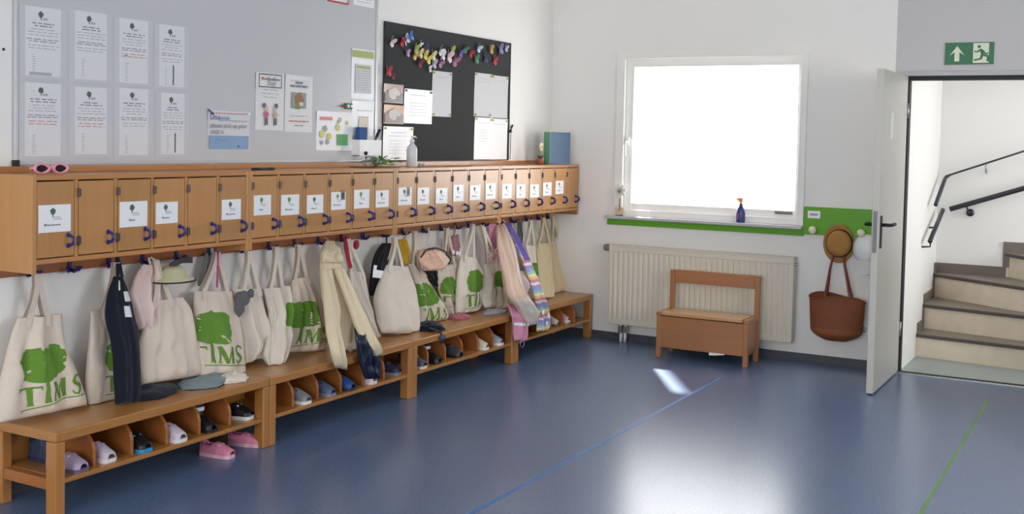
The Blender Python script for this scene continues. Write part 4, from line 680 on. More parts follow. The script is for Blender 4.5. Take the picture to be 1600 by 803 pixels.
for i, (y, z, c_) in enumerate(BFLY):
    t = thing('paper_butterfly', '%s paper butterfly on the pinboard, %s' % (bword.get(c_, c_), blab[i]), 'butterfly', (.017, y, z), 'paper butterflies on the pinboard')
    rnd = random.Random(i*7+1); sc = {8: .6, 4: .75, 15: .7, 20: .6, 33: .8, 21: 1.3, 23: 1.3, 32: 1.2}.get(i, 1)*.82; rot = rnd.uniform(-.7, .7); op = rnd.uniform(.35, .9)
    m = mat('butterfly_'+c_, bcol[c_], .55, .12, 60); m2 = mat('butterfly_light_'+c_, tuple(min(255, q+34) for q in bcol[c_]), .55, .12, 60)
    out = [(.002, .004), (.012, .03), (.028, .046), (.042, .046), (.046, .03), (.036, .008), (.026, .0), (.034, -.012), (.034, -.028), (.022, -.038), (.010, -.026), (.002, -.006)]
    for s_ in (-1, 1):
        b = MB(); P = []
        for a, h in out:
            a *= sc; h *= sc; yy = s_*a*math.cos(op); xx = a*math.sin(op); P.append((.02+xx, y+yy*math.cos(rot)-h*math.sin(rot), z+yy*math.sin(rot)+h*math.cos(rot)))
        k = len(P); nn = Vector((math.cos(op), -s_*math.sin(op), 0))*.0012
        b.v = P+[tuple(Vector(p)+nn) for p in P]; b.face(list(range(6))+[11]); b.face(list(range(5, 12)), 1); b.face(([k+j for j in range(6)]+[k+11])[::-1]); b.face([k+j for j in range(5, 12)][::-1], 1)
        for j in range(k): b.face((j, (j+1) % k, k+(j+1) % k, k+j))
        b.obj('wing', [m, m2], t)
    MB().tube([(.0215, y+math.sin(rot)*.026*sc, z-math.cos(rot)*.026*sc), (.0225, y, z), (.0215, y-math.sin(rot)*.03*sc, z+math.cos(rot)*.03*sc)], [.0015, .003, .002], 6).obj('body', ink_d, t, True)
# ------------------------------------------------------------------ things on top of the cabinets
CT = 1.361
sg = thing('sunglasses', 'pink childs sunglasses lying on the cabinet at the left', 'sunglasses', (.2, -4.88, CT))
pk = mat('pink_plastic', (226, 150, 170), .35, .04); lens = mat('dark_lens', (26, 22, 26), .1, .02)
for cy in (-4.925, -4.835):
    MB().tube([(.2+.004*math.cos(a*2), cy+.034*math.cos(a), CT+.024+.018*math.sin(a)) for a in [2*math.pi*i/20 for i in range(20)]], .006, 8, closed=True).obj('rim', pk, sg, True)
    MB().lathe([(0, -.001), (.030, -.001), (.030, .001), (0, .001)], (.2, cy, CT+.024), 0, 20, sx=1, sy=.55).obj('lens', lens, sg)
MB().tube([(.2, -4.893, CT+.028), (.206, -4.88, CT+.030), (.2, -4.867, CT+.028)], .005, 8).obj('bridge', pk, sg, True)
for cy, d in ((-4.962, 1), (-4.798, -1)): MB().tube([(.2, cy, CT+.026), (.186-.006*d, cy, CT+.024), (.178-.006*d, cy+.02*d, CT+.02), (.178-.006*d, cy+.12*d, CT+.008)], .0045, 8).obj('temple', pk, sg, True)
t = thing('felt_pen', 'black felt pen lying on the second cabinet', 'pen', (.2, -3.6, CT)); MB().tube([(.215, -3.70, CT+.007), (.205, -3.575, CT+.007)], .0068, 10).obj('barrel', blk, t, True); MB().tube([(.205, -3.573, CT+.007), (.2, -3.52, CT+.007)], .0072, 10).obj('cap', ink_d, t, True)
dc = thing('table_decoration', 'small wire and greenery decoration on the second cabinet by the pinboard', 'decoration', (.17, -2.58, CT))
rnd = random.Random(9)
MB().prism([(.06, -2.70), (.25, -2.72), (.26, -2.46), (.07, -2.45)], 2, CT, CT+.006).obj('base_board', mat('dark_base', (96, 78, 54), .6, .2), dc)
gl = [mat('sprig_green', (96, 150, 70), .6, .2), mat('sprig_dark', (52, 72, 48), .6, .2), mat('sprig_white', (222, 224, 220), .5, .1), mat('sprig_silver', (150, 154, 160), .3, .1)]
for k in range(44):
    cy, cx = rnd.uniform(-2.68, -2.42), rnd.uniform(.1, .24); h = rnd.uniform(.01, .05); a = rnd.uniform(0, 6.28); q = .026*rnd.uniform(.6, 1.3)
    b = MB(); d = Vector((math.cos(a), math.sin(a), rnd.uniform(-.2, .6)))*q; e = Vector((-math.sin(a), math.cos(a), .2))*q*.45; c0 = Vector((cx, cy, CT+.01+h)); up_ = Vector((0, 0, .002))
    b.v = [tuple(c0-d), tuple(c0+e), tuple(c0+d), tuple(c0-e), tuple(c0+up_*2), tuple(c0-up_*2)]
    for j in range(4): b.face((j, (j+1) % 4, 4)); b.face(((j+1) % 4, j, 5))
    b.obj('leaf', gl[0 if cx > .18 else rnd.randint(0, 3)], dc)
for k in range(6): a = k*1.05; MB().tube([(.16, -2.58, CT+.006), (.16+.03*math.cos(a), -2.58+.04*math.sin(a), CT+.05), (.16+.06*math.cos(a), -2.58+.09*math.sin(a), CT+.04+.03*(k % 2))], .003, 6).obj('wire', gl[3], dc, True)
MB().lathe([(0, -.012), (.01, -.008), (.012, 0), (.01, .008), (0, .012)], (.1, -2.60, CT+.085), 2, 10).tube([(.1, -2.6, CT+.005), (.1, -2.6, CT+.08)], .002, 5).obj('bead', blk, dc, True)
bo = thing('pump_bottle', 'clear white pump bottle standing on the third cabinet before the pinboard', 'bottle', (.15, -2.19, CT))
MB().lathe([(0, 0), (.032, 0), (.034, .006), (.034, .11), (.030, .125), (.014, .145), (.012, .155), (0, .155)], (.15, -2.19, CT), 2, 24).obj('body', mat('milky_plastic', (206, 208, 208), .25, .02), bo, True)
MB().lathe([(.015, 0), (.015, .016), (.006, .018), (.006, .036), (0, .036)], (.15, -2.19, CT+.155), 2, 16).tube([(.15, -2.20, CT+.19), (.15, -2.16, CT+.19), (.15, -2.145, CT+.184)], .005, 8).obj('pump', white_gl, bo, True)
for k, y in enumerate((-2.125, -2.09)): tag(MB().lathe([(0, 0), (.011, 0), (.012, .02), (.010, .022), (.009, .004), (0, .004)], (.17, y, CT), 2, 14).obj('small_cup', mat('grey_cup', (170, 170, 166), .4), smooth=True), 'tiny grey cup on the third cabinet, %s the pump bottle' % ('next to' if k == 0 else 'farther from'), 'cup', 'tiny cups')
fo = thing('ring_binder', 'thick blue binder with green spine standing on the corner cabinet', 'binder', (.19, -.27, CT))
# stands with the green spine towards the left and the blue cover facing the room
def rotp(x, y, a, c0): return (c0[0]+x*math.cos(a)-y*math.sin(a), c0[1]+x*math.sin(a)+y*math.cos(a))
cb = (.178, -.37); al = 1.22
def slabp(u0, u1, v0, v1): return [rotp(u0, v0, al, cb), rotp(u1, v0, al, cb), rotp(u1, v1, al, cb), rotp(u0, v1, al, cb)]
bm_, gm_ = mat('binder_blue', (44, 84, 122), .45, .04), mat('binder_green', (88, 148, 118), .4, .04)
MB().prism(slabp(.004, .215, 0, .003), 2, CT, CT+.25).obj('cover', bm_, fo); MB().prism(slabp(.004, .215, .065, .068), 2, CT, CT+.25).obj('cover', bm_, fo)
MB().prism(slabp(0, .004, 0, .068), 2, CT, CT+.25).obj('spine', gm_, fo); MB().prism(slabp(.006, .205, .005, .063), 2, CT+.004, CT+.242).obj('pages', paper_w, fo)
b = MB(); b.prism(slabp(.05, .12, -.0006, 0), 2, CT+.17, CT+.174).prism(slabp(.15, .19, -.0006, 0), 2, CT+.17, CT+.175).prism(slabp(.06, .16, -.0006, 0), 2, CT+.08, CT+.083).obj('cover_lines', mat('binder_line', (36, 70, 110), .5), fo)
cr = thing('flower_pot_craft', 'little craft pot with yellow flower beside the blue binder', 'craft', (.15, -.47, CT))
MB().lathe([(0, 0), (.022, 0), (.03, .045), (.028, .047), (.0, .04)], (.15, -.47, CT), 2, 16).obj('pot', mat('red_brown_pot', (160, 92, 70), .6, .25, 50), cr, True)
for k in range(6): a = k*1.05; MB().tube([(.15, -.47, CT+.04), (.15+.02*math.cos(a), -.47+.022*math.sin(a), CT+.065), (.15+.028*math.cos(a), -.47+.03*math.sin(a), CT+.06)], [.004, .006, .001], 6).obj('leaf', gl[1], cr)
MB().tube([(.15, -.47, CT+.04), (.15, -.465, CT+.12)], .003, 6).obj('stem', gl[0], cr)
for k in range(6): a = k*math.pi/3; MB().lathe([(0, -.004), (.013, -.003), (.013, .003), (0, .004)], (.155, -.465+.017*math.cos(a), CT+.135+.017*math.sin(a)), 0, 10).obj('petal', mat('cream_petal', (226, 216, 200), .6), cr, True)
MB().lathe([(0, -.006), (.014, -.005), (.014, .005), (0, .006)], (.158, -.465, CT+.135), 0, 12).obj('flower_centre', mat('yellow_centre', (206, 196, 90), .6), cr, True)
tag(MB().lathe([(.006, 0), (.006, .004), (0, .006)], (0, -4.955, 1.872), 0, 10).obj('wall_screw', ink_d, None, True), 'small dark screw in the wall left of the whiteboard', 'screw')
# ------------------------------------------------------------------ hanging bags and clothes
def lerp_pts(P, t):
    n = len(P)-1; x = min(max(t, 0), 1)*n; i = min(int(x), n-1); f = x-i
    p0, p1, p2, p3 = (Vector(P[max(0, i-1)]), Vector(P[i]), Vector(P[i+1]), Vector(P[min(n, i+2)]))
    m1, m2 = (p2-p0)*.5, (p3-p1)*.5
    if i == 0: m1 = p2-p1
    if i == n-1: m2 = p2-p1
    return p1*(2*f**3-3*f*f+1)+m1*(f**3-2*f*f+f)+p2*(-2*f**3+3*f*f)+m2*(f**3-f*f)
class Drape:
    def __init__(s, key, folds=1.0, top=.35, shift=0):
        d = DR[key]; s.d = d; s.th = d['th']; s.top = top; r = random.Random(key); s.folds = folds
        s.w = [(r.uniform(1.2, 2.6), r.uniform(0, 6.3), r.uniform(-2.5, 2.5), r.uniform(.5, 1)), (r.uniform(3, 5), r.uniform(0, 6.3), r.uniform(-4, 4), r.uniform(.25, .5)), (r.uniform(.6, 1.2), r.uniform(0, 6.3), r.uniform(4, 8), r.uniform(.15, .35))]
        s.sd = r.uniform(0, 50)
    def env(s, a, t):
        e = max(0, 1-abs(2*a-1)**2.6)**.5
        v = s.top+(1-s.top)*math.sin(min(t/.7, 1)*math.pi/2)
        if t > .84: v *= max(0, 1-((t-.84)/.16)**2)**.5
        return e*v
    def P(s, a, t, side=1):
        b = lerp_pts(s.d['l'], t)*(1-a)+lerp_pts(s.d['r'], t)*a
        e = s.env(a, t); f = sum(k*math.sin(6.28*w_*a+ph+tt*t) for w_, ph, tt, k in s.w)
        f += 1.1*noise.noise(Vector((a*2.6, t*3.4, s.sd)))
        cr = noise.noise(Vector((a*7+2*t, t*7, s.sd+9)))*.009-abs(noise.noise(Vector((a*5-2.2*t, t*3+a, s.sd+21))))*.014
        x = (s.th*.5*e if side > 0 else -s.th*.3*e)+f*.0165*s.folds*e**.7*(.5 if side < 0 else 1)+cr*e*s.folds
        q = b+Vector((x, 0, 0))
        q.x = max(q.x, .026)
        if q.x < .418 and q.z < BT+.003: q.z = BT+.003
        return q
    def front(s, a, t, off=.0022): return s.P(a, t)+Vector((off, -off*.25, 0))
    def add(s, mb, mi=0, n=30, m=38, mfn=None):
        mb.grid(lambda a, t: s.P(a, t), n, m, mi); mb.grid(lambda a, t: s.P(a, t, -1), n, m, mi, flip=True)
        return mb
    def bottom(s): return min(min(p[2] for p in s.d['l']), min(p[2] for p in s.d['r']))
def cloth(dr, name, m, parent, n=30, k=38): 
    return dr.add(MB(), 0, n, k).obj(name, m, parent, True)
# print pieces in unit coordinates, u along the words, v upwards
def stroke(pts, ws):
    out = []
    n = len(pts)
    for i in range(n):
        a = Vector(pts[max(0, i-1)]); b = Vector(pts[min(n-1, i+1)]); t = (b-a).normalized(); nn = Vector((-t.y, t.x))*(ws[i] if isinstance(ws, (list, tuple)) else ws)*.66
        out.append((Vector(pts[i])-nn, Vector(pts[i])+nn))
    return out
def seg(p, q, w_, k=5): return stroke([(p[0]+(q[0]-p[0])*i/k, p[1]+(q[1]-p[1])*i/k) for i in range(k+1)], w_)
T0, T1 = .06, .36
L_T = [seg((.0, T1-.012), (.27, T1-.012), .022), seg((.135, T1), (.135, T0), .045), seg((.09, T0+.006), (.18, T0+.006), .012, 2), seg((.006, T1), (.006, T1-.06), .014, 2), seg((.264, T1), (.264, T1-.06), .014, 2)]
L_I = [stroke([(.36, .50), (.362, .42), (.365, .30), (.362, .18), (.36, T0)], [.05, .04, .042, .05, .075])]
L_M = [seg((.475, T0), (.495, T1), .018), seg((.485, T1), (.585, T0), .045), seg((.585, T0), (.68, T1), .018), seg((.68, T1), (.70, T0), .045), seg((.45, T0+.006), (.505, T0+.006), .012, 2), seg((.66, T0+.006), (.735, T0+.006), .012, 2)]
L_S = [stroke([(.955, .30), (.93, .345), (.88, T1), (.83, .335), (.815, .285), (.85, .235), (.905, .20), (.945, .155), (.935, .10), (.885, T0), (.83, .075), (.80, .125)], [.014, .02, .026, .034, .04, .044, .046, .044, .036, .026, .02, .014])]
L_U = [stroke([(-.02+1.05*i/14, .005+.022*math.sin(i/14*3.1)) for i in range(15)], .013)]
def tree_print(dr, parent, kind='tims'):
    pr = dr.d['pr']
    def st(u, v):
        a = Vector(pr[0])*(1-u)+Vector(pr[1])*u; b = Vector(pr[2])*(1-u)+Vector(pr[3])*u; return b*(1-v)+a*v
    ok = lambda q: .015 < q[0] < .985 and .02 < q[1] < .985
    mb = MB(); r = random.Random(dr.sd)
    # crown: a ragged blob, radial grid
    nr, na = 6, 40; cu, cv = .38, .69
    ph = [r.uniform(0, 6.3) for _ in range(4)]
    def rad(a): return 1/(abs(math.cos(a))**3.4+abs(math.sin(a))**3.4)**(1/3.4)+.05*math.sin(3*a+ph[0])+.045*math.sin(7*a+ph[1])+.035*math.sin(13*a+ph[2])+.03*math.sin(21*a+ph[3])
    o = len(mb.v); S_ = []
    for i in range(nr+1):
        for j in range(na):
            a = 2*math.pi*j/na; q = st(cu+.34*rad(a)*i/nr*math.cos(a), cv+.28*rad(a)*i/nr*math.sin(a)); S_.append(q); qa = min(max(q[0], .015), .985); mb.v.append(tuple(dr.front(qa, min(max(q[1], .02), .985))))
    for i in range(nr):
        for j in range(na):
            ids = (i*na+j, i*na+(j+1) % na, (i+1)*na+(j+1) % na, (i+1)*na+j)
            if all(not ok(S_[k]) for k in ids): continue
            if r.random() < .012 and i > 1: continue
            mb.face([o+k for k in ids])
    mb.obj('tree_print', print_g, parent)
    if kind == 'crown': return
    mb = MB()
    for st_ in (L_T if kind == 'tims' else [])+L_I+L_M+L_S+L_U:
        for i in range(len(st_)-1):
            q = [st(*st_[i][0]), st(*st_[i][1]), st(*st_[i+1][1]), st(*st_[i+1][0])]
            if not all(ok(k) for k in q): continue
            o = len(mb.v); mb.v += [tuple(dr.front(*k, off=.0026)) for k in q]; mb.face((o, o+1, o+2, o+3))
    if mb.f: mb.obj('word_print', print_g, parent)
def tote(key, label, m=canvas, kind=None, folds=1.0, hm=None):
    dr = Drape(key, folds); d = dr.d; cx = (Vector(d['l'][-1])+Vector(d['r'][-1]))/2
    t = thing('tote_bag', label, 'bag', (cx.x, cx.y, dr.bottom()), 'cotton tote bags on the hooks')
    cloth(dr, 'body', m, t)
    ap = Vector(d['apex']); a0, a1 = d['att']
    for side, dx in ((1, .012), (-1, -.008)):
        A = dr.P(a0, .10, side)+Vector((.004*side, 0, 0)); B = dr.P(a1, .10, side)+Vector((.004*side, 0, 0)); A2 = dr.P(a0, .0, side)+Vector((.003*side, 0, 0)); B2 = dr.P(a1, .0, side)+Vector((.003*side, 0, 0))
        top = ap+Vector((dx, 0, 0)); path = [A, A2]
        for k in range(1, 5): f = k/5; path.append(A2.lerp(top, f)+Vector((.004*math.sin(f*3.1), .006*math.sin(f*3.1), 0)))
        path += [top+Vector((0, -.006, .003)), top+Vector((0, .006, .003))]
        for k in range(4, 0, -1): f = k/5; path.append(B2.lerp(top, f)+Vector((.004*math.sin(f*3.1), -.004*math.sin(f*3.1), 0)))
        path += [B2, B]
        MB().ribbon(path, .024, .0025, (0, 1, .25)).obj('handle', hm or m, t)
    def hem(v): return lambda a, t_: dr.front(.01+.98*a, v+.03*t_, .0012)
    MB().grid(hem(.0), 20, 1).obj('hem', m, t, True)
    if kind: tree_print(dr, t, kind)
    return t, dr
def apart(dr, parent, name, m, a0, a1, t0, t1, off=.003, n=8, k=8):
    return MB().grid(lambda a, t: dr.front(a0+(a1-a0)*a, t0+(t1-t0)*t, off), n, k).obj(name, m, parent, True)
def loop(parent, p, q, m, w_=.012, name='hanging_loop'):
    p, q = Vector(p), Vector(q); MB().ribbon([p, p.lerp(q, .5)+Vector((.003, 0, 0)), q], w_, .003).obj(name, m, parent)
def top_mid(dr): return (Vector(dr.d['l'][0])+Vector(dr.d['r'][0]))/2
def garment(name, label, cat, key, m, hook_y, folds=1.0, part='cloth', hz=.955, top=.5):
    dr = Drape(key, folds, top); cx = (Vector(dr.d['l'][-1])+Vector(dr.d['r'][-1]))/2
    t = thing(name, label, cat, (cx.x, cx.y, dr.bottom())); cloth(dr, part, m, t)
    if hook_y is not None: loop(t, top_mid(dr)+Vector((0, 0, -.01)), (.075, hook_y, hz), m)
    return t, dr
tote('bag1', 'cream tote bag with green tree logo, leftmost on the hooks, hanging alone', canvas, 'tims')
tote('bag2', 'cream tote bag half hidden behind the navy dungarees', canvas, 'tims', .6)
t, dr = garment('dungarees', 'navy childs dungarees with white labels hanging between two tote bags', 'clothing', 'dungarees', navy, None, .3, 'legs', top=.4)
for a in (.3, .75): loop(t, dr.P(a, .0), (.075, -4.43+.01*a, .97), navy, .016, 'strap')
lb = mat('white_fabric_label', (214, 216, 220), .7)
apart(dr, t, 'care_label', lb, .62, .9, .12, .2); apart(dr, t, 'care_label', lb, .55, .78, .235, .32); apart(dr, t, 'buckle', metal_m, .38, .46, .03, .11, .005)
garment('padded_jacket', 'pale pink childs jacket hanging behind the plain tote bag', 'clothing', 'pinkjacket', palepink_f, -4.24, 1.4)
tote('bag3', 'plain cream tote bag without logo right of the dungarees', canvas, None, .9)
# sun hat with dark strap behind the plain bag
hat_m = fabric('pale_green_cloth', (196, 196, 160)); 
t = thing('sun_hat', 'pale green sun hat with dark strap above the plain tote bag', 'hat', (.13, -4.13, .78))
MB().lathe([(.0, .05), (.04, .048), (.062, .03), (.07, .0), (.105, -.012), (.112, -.022), (.07, -.006)], (.12, -4.13, .86), 2, 28, sx=.8, sy=1.0).obj('hat_body', hat_m, t, True)
MB().tube([(.12+.09*math.cos(a), -4.13+.112*math.sin(a), .839) for a in [2*math.pi*i/28 for i in range(28)]], .004, 6, closed=True).obj('brim_trim', band, t, True)
MB().ribbon([(.13, -4.16, .91), (.14, -4.10, .935), (.13, -4.03, .93), (.11, -4.0, .925)], .028, .006, (0, 0, 1)).obj('strap', mat('dark_brown_strap', (64, 56, 54), .6), t)
loop(t, (.09, -4.15, .90), (.075, -4.23, .955), hat_m)
tg, dr = tote('bag4', 'cream tote bag with green tree logo and a pink cord at its handles', canvas, 'tims', .7)
t = thing('skipping_rope', 'bright pink cord hanging between tote bag handles', 'rope', (.11, -3.84, .78)); MB().tube([(.10, -3.815, .955), (.105, -3.82, .87), (.115, -3.835, .775)], .005, 7).obj('cord', mat('magenta_cord', (198, 70, 140), .6), t, True)
garment('grey_scarf', 'grey cloth hanging behind the tote bag with pink cord', 'clothing', 'greyscarf', fabric('grey_cloth', (128, 126, 126)), -3.8, .6)
tote('bag5', 'off-white tote bag with a grey soft toy at its top', canvas2, None, 1.0)
def blobm(c0, r, seed, n=14, m=9, amp=.2):
    def fn(a, t):
        th, ph = 2*math.pi*a, math.pi*t; d = Vector((math.sin(ph)*math.cos(th), math.sin(ph)*math.sin(th), math.cos(ph))); k = 1+amp*noise.noise(d*1.7+Vector((seed, 0, 0)))
        return Vector(c0)+Vector((d.x*r[0], d.y*r[1], d.z*r[2]))*k
    return MB().grid(fn, n*2, m*2)
fur = fabric('grey_fur', (96, 98, 100), .25)
t = thing('soft_toy', 'small grey soft toy peeking out of an off-white tote bag', 'toy', (.15, -3.67, .66))
blobm((.135, -3.675, .70), (.028, .05, .04), 3).obj('head', fur, t, True); blobm((.14, -3.70, .655), (.022, .03, .04), 5).obj('paw', fur, t, True); blobm((.15, -3.63, .725), (.015, .022, .022), 6).obj('ear', fur, t, True)
tote('bag6', 'narrow folded cream tote bag, its tree logo cut by the fold', canvas2, 'crown', 1.3)
tote('bag7', 'cream tote bag with folded tree logo left of the cream jacket', canvas, 'ims', .6)
jm = fabric('cream_jacket_cloth', (222, 208, 178)); 
dr = Drape('jacket_body', 1.5); t = thing('hooded_jacket', 'cream hooded jacket with long sleeves hanging over the bench edge', 'clothing', (.4, -3.1, .3))
cloth(dr, 'body', jm, t); cloth(Drape('jacket_hood', 1.2), 'hood', jm, t); cloth(Drape('jacket_sl1', .9, .8), 'sleeve', jm, t, 14, 30); cloth(Drape('jacket_sl2', .9, .8), 'sleeve', jm, t, 14, 30)
loop(t, (.12, -2.95, .94), (.075, -2.94, .965), jm)
t2 = blobm((.33, -2.99, .375), (.04, .07, .024), 8, amp=.5); tag(t2.obj('white_cloth', canvas2, smooth=True, loc=(.33, -2.99, .351)), 'crumpled white cloth on the bench under the cream jacket', 'cloth')
tote('bag8', 'narrow cream tote bag with red straps right of the cream jacket', canvas2, None, 1.0)
redm = fabric('red_cloth', (168, 36, 54))
t = thing('red_strap', 'red strap with round tag hanging above the narrow tote bag', 'strap', (.09, -2.73, .82)); MB().ribbon([(.085, -2.765, .965), (.09, -2.77, .9), (.095, -2.75, .83), (.1, -2.73, .77)], .03, .005).obj('band', redm, t); MB().lathe([(0, -.003), (.028, -.002), (.028, .002), (0, .003)], (.1, -2.68, .905), 0, 18).obj('round_tag', redm, t, True)
t, dr = garment('rain_trousers', 'shiny dark navy rain trousers hanging over the bench edge', 'clothing', 'navytrousers', mat('navy_rubber', (20, 30, 52), .3, .06, 40), None, 1.0)
t, dr = garment('black_backpack', 'black cap-like pouch with reflective strip beside a large plain tote', 'bag', 'blackpack', black_f, -2.35, .5)
apart(dr, t, 'reflective_strip', refl, .05, .85, .52, .66); apart(dr, t, 'reflective_strip', refl, .03, .2, .44, .6, .004)
tote('bag9', 'large plain off-white tote bag at the joint of the middle benches', canvas2, None, .8)
garment('mustard_cloth', 'mustard yellow cloth hanging behind the large plain tote', 'clothing', 'mustard', fabric('mustard', (196, 156, 44)), -2.1, .6)
tote('bag10', 'cream tote bag with square green logo right of the large plain tote', canvas, 'tims', .8)
# pinkish cap
capm = fabric('peach_cloth', (222, 184, 162)); t = thing('peaked_cap', 'peach sun cap with dark brim edge hanging above a tote bag', 'cap', (.13, -1.95, .72))
dr = Drape('suncap', .8, .7); cloth(dr, 'crown', capm, t); MB().grid(lambda a, v: dr.front(.55+.44*a, .25+.7*v, .003), 10, 10).obj('side_panel', fabric('light_peach_cloth', (232, 204, 182)), t, True)
MB().tube([dr.P(.02, .3)]+[dr.P(.1+.8*i/8, .015)+Vector((.008, 0, .004)) for i in range(9)]+[dr.P(.985, .08+.72*i/10)+Vector((.01, .004, .002)) for i in range(11)], .0055, 6).obj('brim_edge', mat('dark_trim', (58, 44, 44), .6), t, True)
loop(t, (.11, -1.93, .85), (.075, -1.87, .955), canvas, .016, 'strap')
garment('black_cloth', 'small black cloth corner hanging below the peach cap', 'clothing', 'navybundle', black_f, None, .6)
tote('bag11', 'narrow cream tote bag with green logo behind the middle bags', canvas, 'tims', 1.0)
t, dr = garment('mauve_pouch', 'dusty mauve pouch with three reflective dots', 'bag', 'mauve', fabric('mauve_cloth', (168, 122, 128)), -1.55, .6)
for k in range(3):
    c0 = dr.front(.12+.36*k, .80+.05*k, .004); MB().lathe([(0, 0), (.017, 0), (.015, .004), (0, .005)], tuple(c0), 0, 14).obj('reflective_dot', refl, t, True)
tote('bag12', 'cream tote bag with wide green tree logo left of the pink scrunchie', canvas2, 'tims', .9)
tote('bag13', 'rounded full white tote bag with green logo at its right side', canvas2, 'crown', 1.0)
t, dr = garment('pink_scarf', 'pink scarf hanging straight beside the pale coat', 'clothing', 'pinkscarf', pink_f, -1.04, .5)
t = thing('scrunchie', 'frilly pink scrunchie on the bag handles', 'hair tie', (.14, -1.06, .72)); blobm((.14, -1.06, .715), (.03, .055, .034), 12, 20, 12, .6).obj('frill', fabric('light_pink_frill', (226, 176, 196)), t, True); blobm((.125, -1.12, .71), (.025, .05, .03), 14, 18, 10, .6).obj('band', fabric('peach_frill', (222, 184, 166)), t, True)
t, dr = garment('long_coat', 'pale white-pink coat draped down over the bench edge', 'clothing', 'palecoat', fabric('ivory_pink_cloth', (218, 190, 172)), -.95, 1.3)
apart(dr, t, 'front_placket', canvas2, .52, .72, .03, .62); apart(dr, t, 'lapel', palepink_f, .80, .98, .02, .6, .004)
MB().grid(lambda a, t_: dr.front(.04+.9*a, .70+.28*t_, .006)+Vector((.012*noise.noise(Vector((a*5, t_*5, 3))), 0, 0)), 18, 14).obj('sleeve_cuff', canvas2, t, True)
garment('cloth_pouch', 'beige pouch with dark green print tucked beside the pale coat', 'bag', 'coatbag', canvas3, None, .6)
# rainbow striped coat
def stripes():
    m = fabric('rainbow_stripe_cloth', (200, 180, 210)); nt = m.node_tree; n = nt.nodes; b = n['Principled BSDF']
    tc = n.new('ShaderNodeTexCoord'); sp_ = n.new('ShaderNodeSeparateXYZ'); nt.links.new(tc.outputs['Object'], sp_.inputs[0]); mu = n.new('ShaderNodeMath'); mu.operation = 'MULTIPLY'; mu.inputs[1].default_value = 8.0
    fr = n.new('ShaderNodeMath'); fr.operation = 'FRACT'; nt.links.new(sp_.outputs['Z'], mu.inputs[0]); nt.links.new(mu.outputs[0], fr.inputs[0]); r = n.new('ShaderNodeValToRGB'); r.color_ramp.interpolation = 'CONSTANT'; nt.links.new(fr.outputs[0], r.inputs[0])
    cs = [(214, 140, 160), (236, 200, 140), (240, 232, 190), (160, 206, 200), (150, 170, 216), (176, 146, 206), (238, 232, 236)]
    e = r.color_ramp.elements; e[0].color = (*lin(cs[0]), 1); e[1].position = 1/7; e[1].color = (*lin(cs[1]), 1)
    for k in range(2, 7): q = e.new(k/7); q.color = (*lin(cs[k]), 1)
    nt.links.new(r.outputs[0], b.inputs['Base Color']); return m
t, dr = garment('striped_coat', 'rainbow striped childs coat with purple straps hanging over the bench', 'clothing', 'stripecoat', stripes(), -.89, 1.0)
MB().grid(lambda a, t_: dr.front(.0+a, .36*t_, .003), 8, 14).obj('purple_strap', fabric('purple_cloth', (108, 90, 170)), t, True)
for k, (a, v) in enumerate(((.2, .83), (.75, .86), (.7, .93))): MB().lathe([(0, 0), (.02, 0), (.018, .004), (0, .006)], tuple(dr.front(a, v, .004)), 0, 12).obj('reflective_dot', refl, t, True)
garment('pink_cardigan', 'small rose pink cardigan bundled on the striped coat', 'clothing', 'pinkjacket2', palepink_f, None, 1.6)
t, dr = garment('pink_trousers', 'orchid pink rain trousers with reflective band over the bench front', 'clothing', 'pinktrousers', pink_f, None, .8)
apart(dr, t, 'reflective_band', refl, .03, .97, .52, .60, .004, 14, 2)
MB().tube([(.475+.004*math.cos(a), -1.29+.02*math.cos(a), .145+.022*math.sin(a)) for a in [2*math.pi*i/16 for i in range(16)]], .003, 6, closed=True).obj('ring_pull', metal_m, t, True)
tote('bag14', 'pale tote bag with a bit of green logo behind the striped coat', canvas2, 'crown', .7)
tote('bag15', 'plain yellowish tote bag, second from the corner', canvas3, None, .8)
tote('bag16', 'plain yellowish tote bag hanging nearest the corner', canvas3, None, .6)
def spots():
    m = fabric('black_white_spots', (30, 30, 32)); nt = m.node_tree; n = nt.nodes; b = n['Principled BSDF']; v = n.new('ShaderNodeTexVoronoi'); v.inputs['Scale'].default_value = 45; r = n.new('ShaderNodeValToRGB'); r.color_ramp.interpolation = 'CONSTANT'; r.color_ramp.elements[0].color = (.75, .75, .75, 1); r.color_ramp.elements[1].position = .3; r.color_ramp.elements[1].color = (.012, .012, .014, 1)
    nt.links.new(v.outputs['Distance'], r.inputs[0]); nt.links.new(r.outputs[0], b.inputs['Base Color']); return m
garment('spotted_lanyard', 'black and white spotted ribbon hanging behind the striped coat', 'ribbon', 'lanyard', spots(), -.66, .3)
# clothes lying on the bench
def lying(name, label, cat, c0, r, m, seed, amp=.35):
    def fn(a, t):
        th, ph = 2*math.pi*a, math.pi*t; d = Vector((math.sin(ph)*math.cos(th), math.sin(ph)*math.sin(th), math.cos(ph))); k = 1+amp*noise.noise(d*2.2+Vector((seed, 0, 0)))
        p = Vector((d.x*r[0], d.y*r[1], 0))*k; z = max(-.0, d.z)*r[2]*(1+.5*noise.noise(d*4+Vector((0, seed, 0))))
        return Vector((c0[0]+p.x, c0[1]+p.y, BT+.001+z))
    o = MB().grid(fn, 30, 16).obj(name, m, None, True, loc=(c0[0], c0[1], BT)); return tag(o, label, cat, 'clothes lying on the benches')
lying('folded_trousers', 'folded navy trousers lying on the bench under the plain tote', 'clothing', (.2, -4.36), (.11, .16, .045), navy, 1, .2)
lying('grey_shirt', 'grey-green shirt lying crumpled on the first bench', 'clothing', (.25, -4.04), (.1, .15, .04), fabric('grey_green_cloth', (120, 134, 138)), 2)
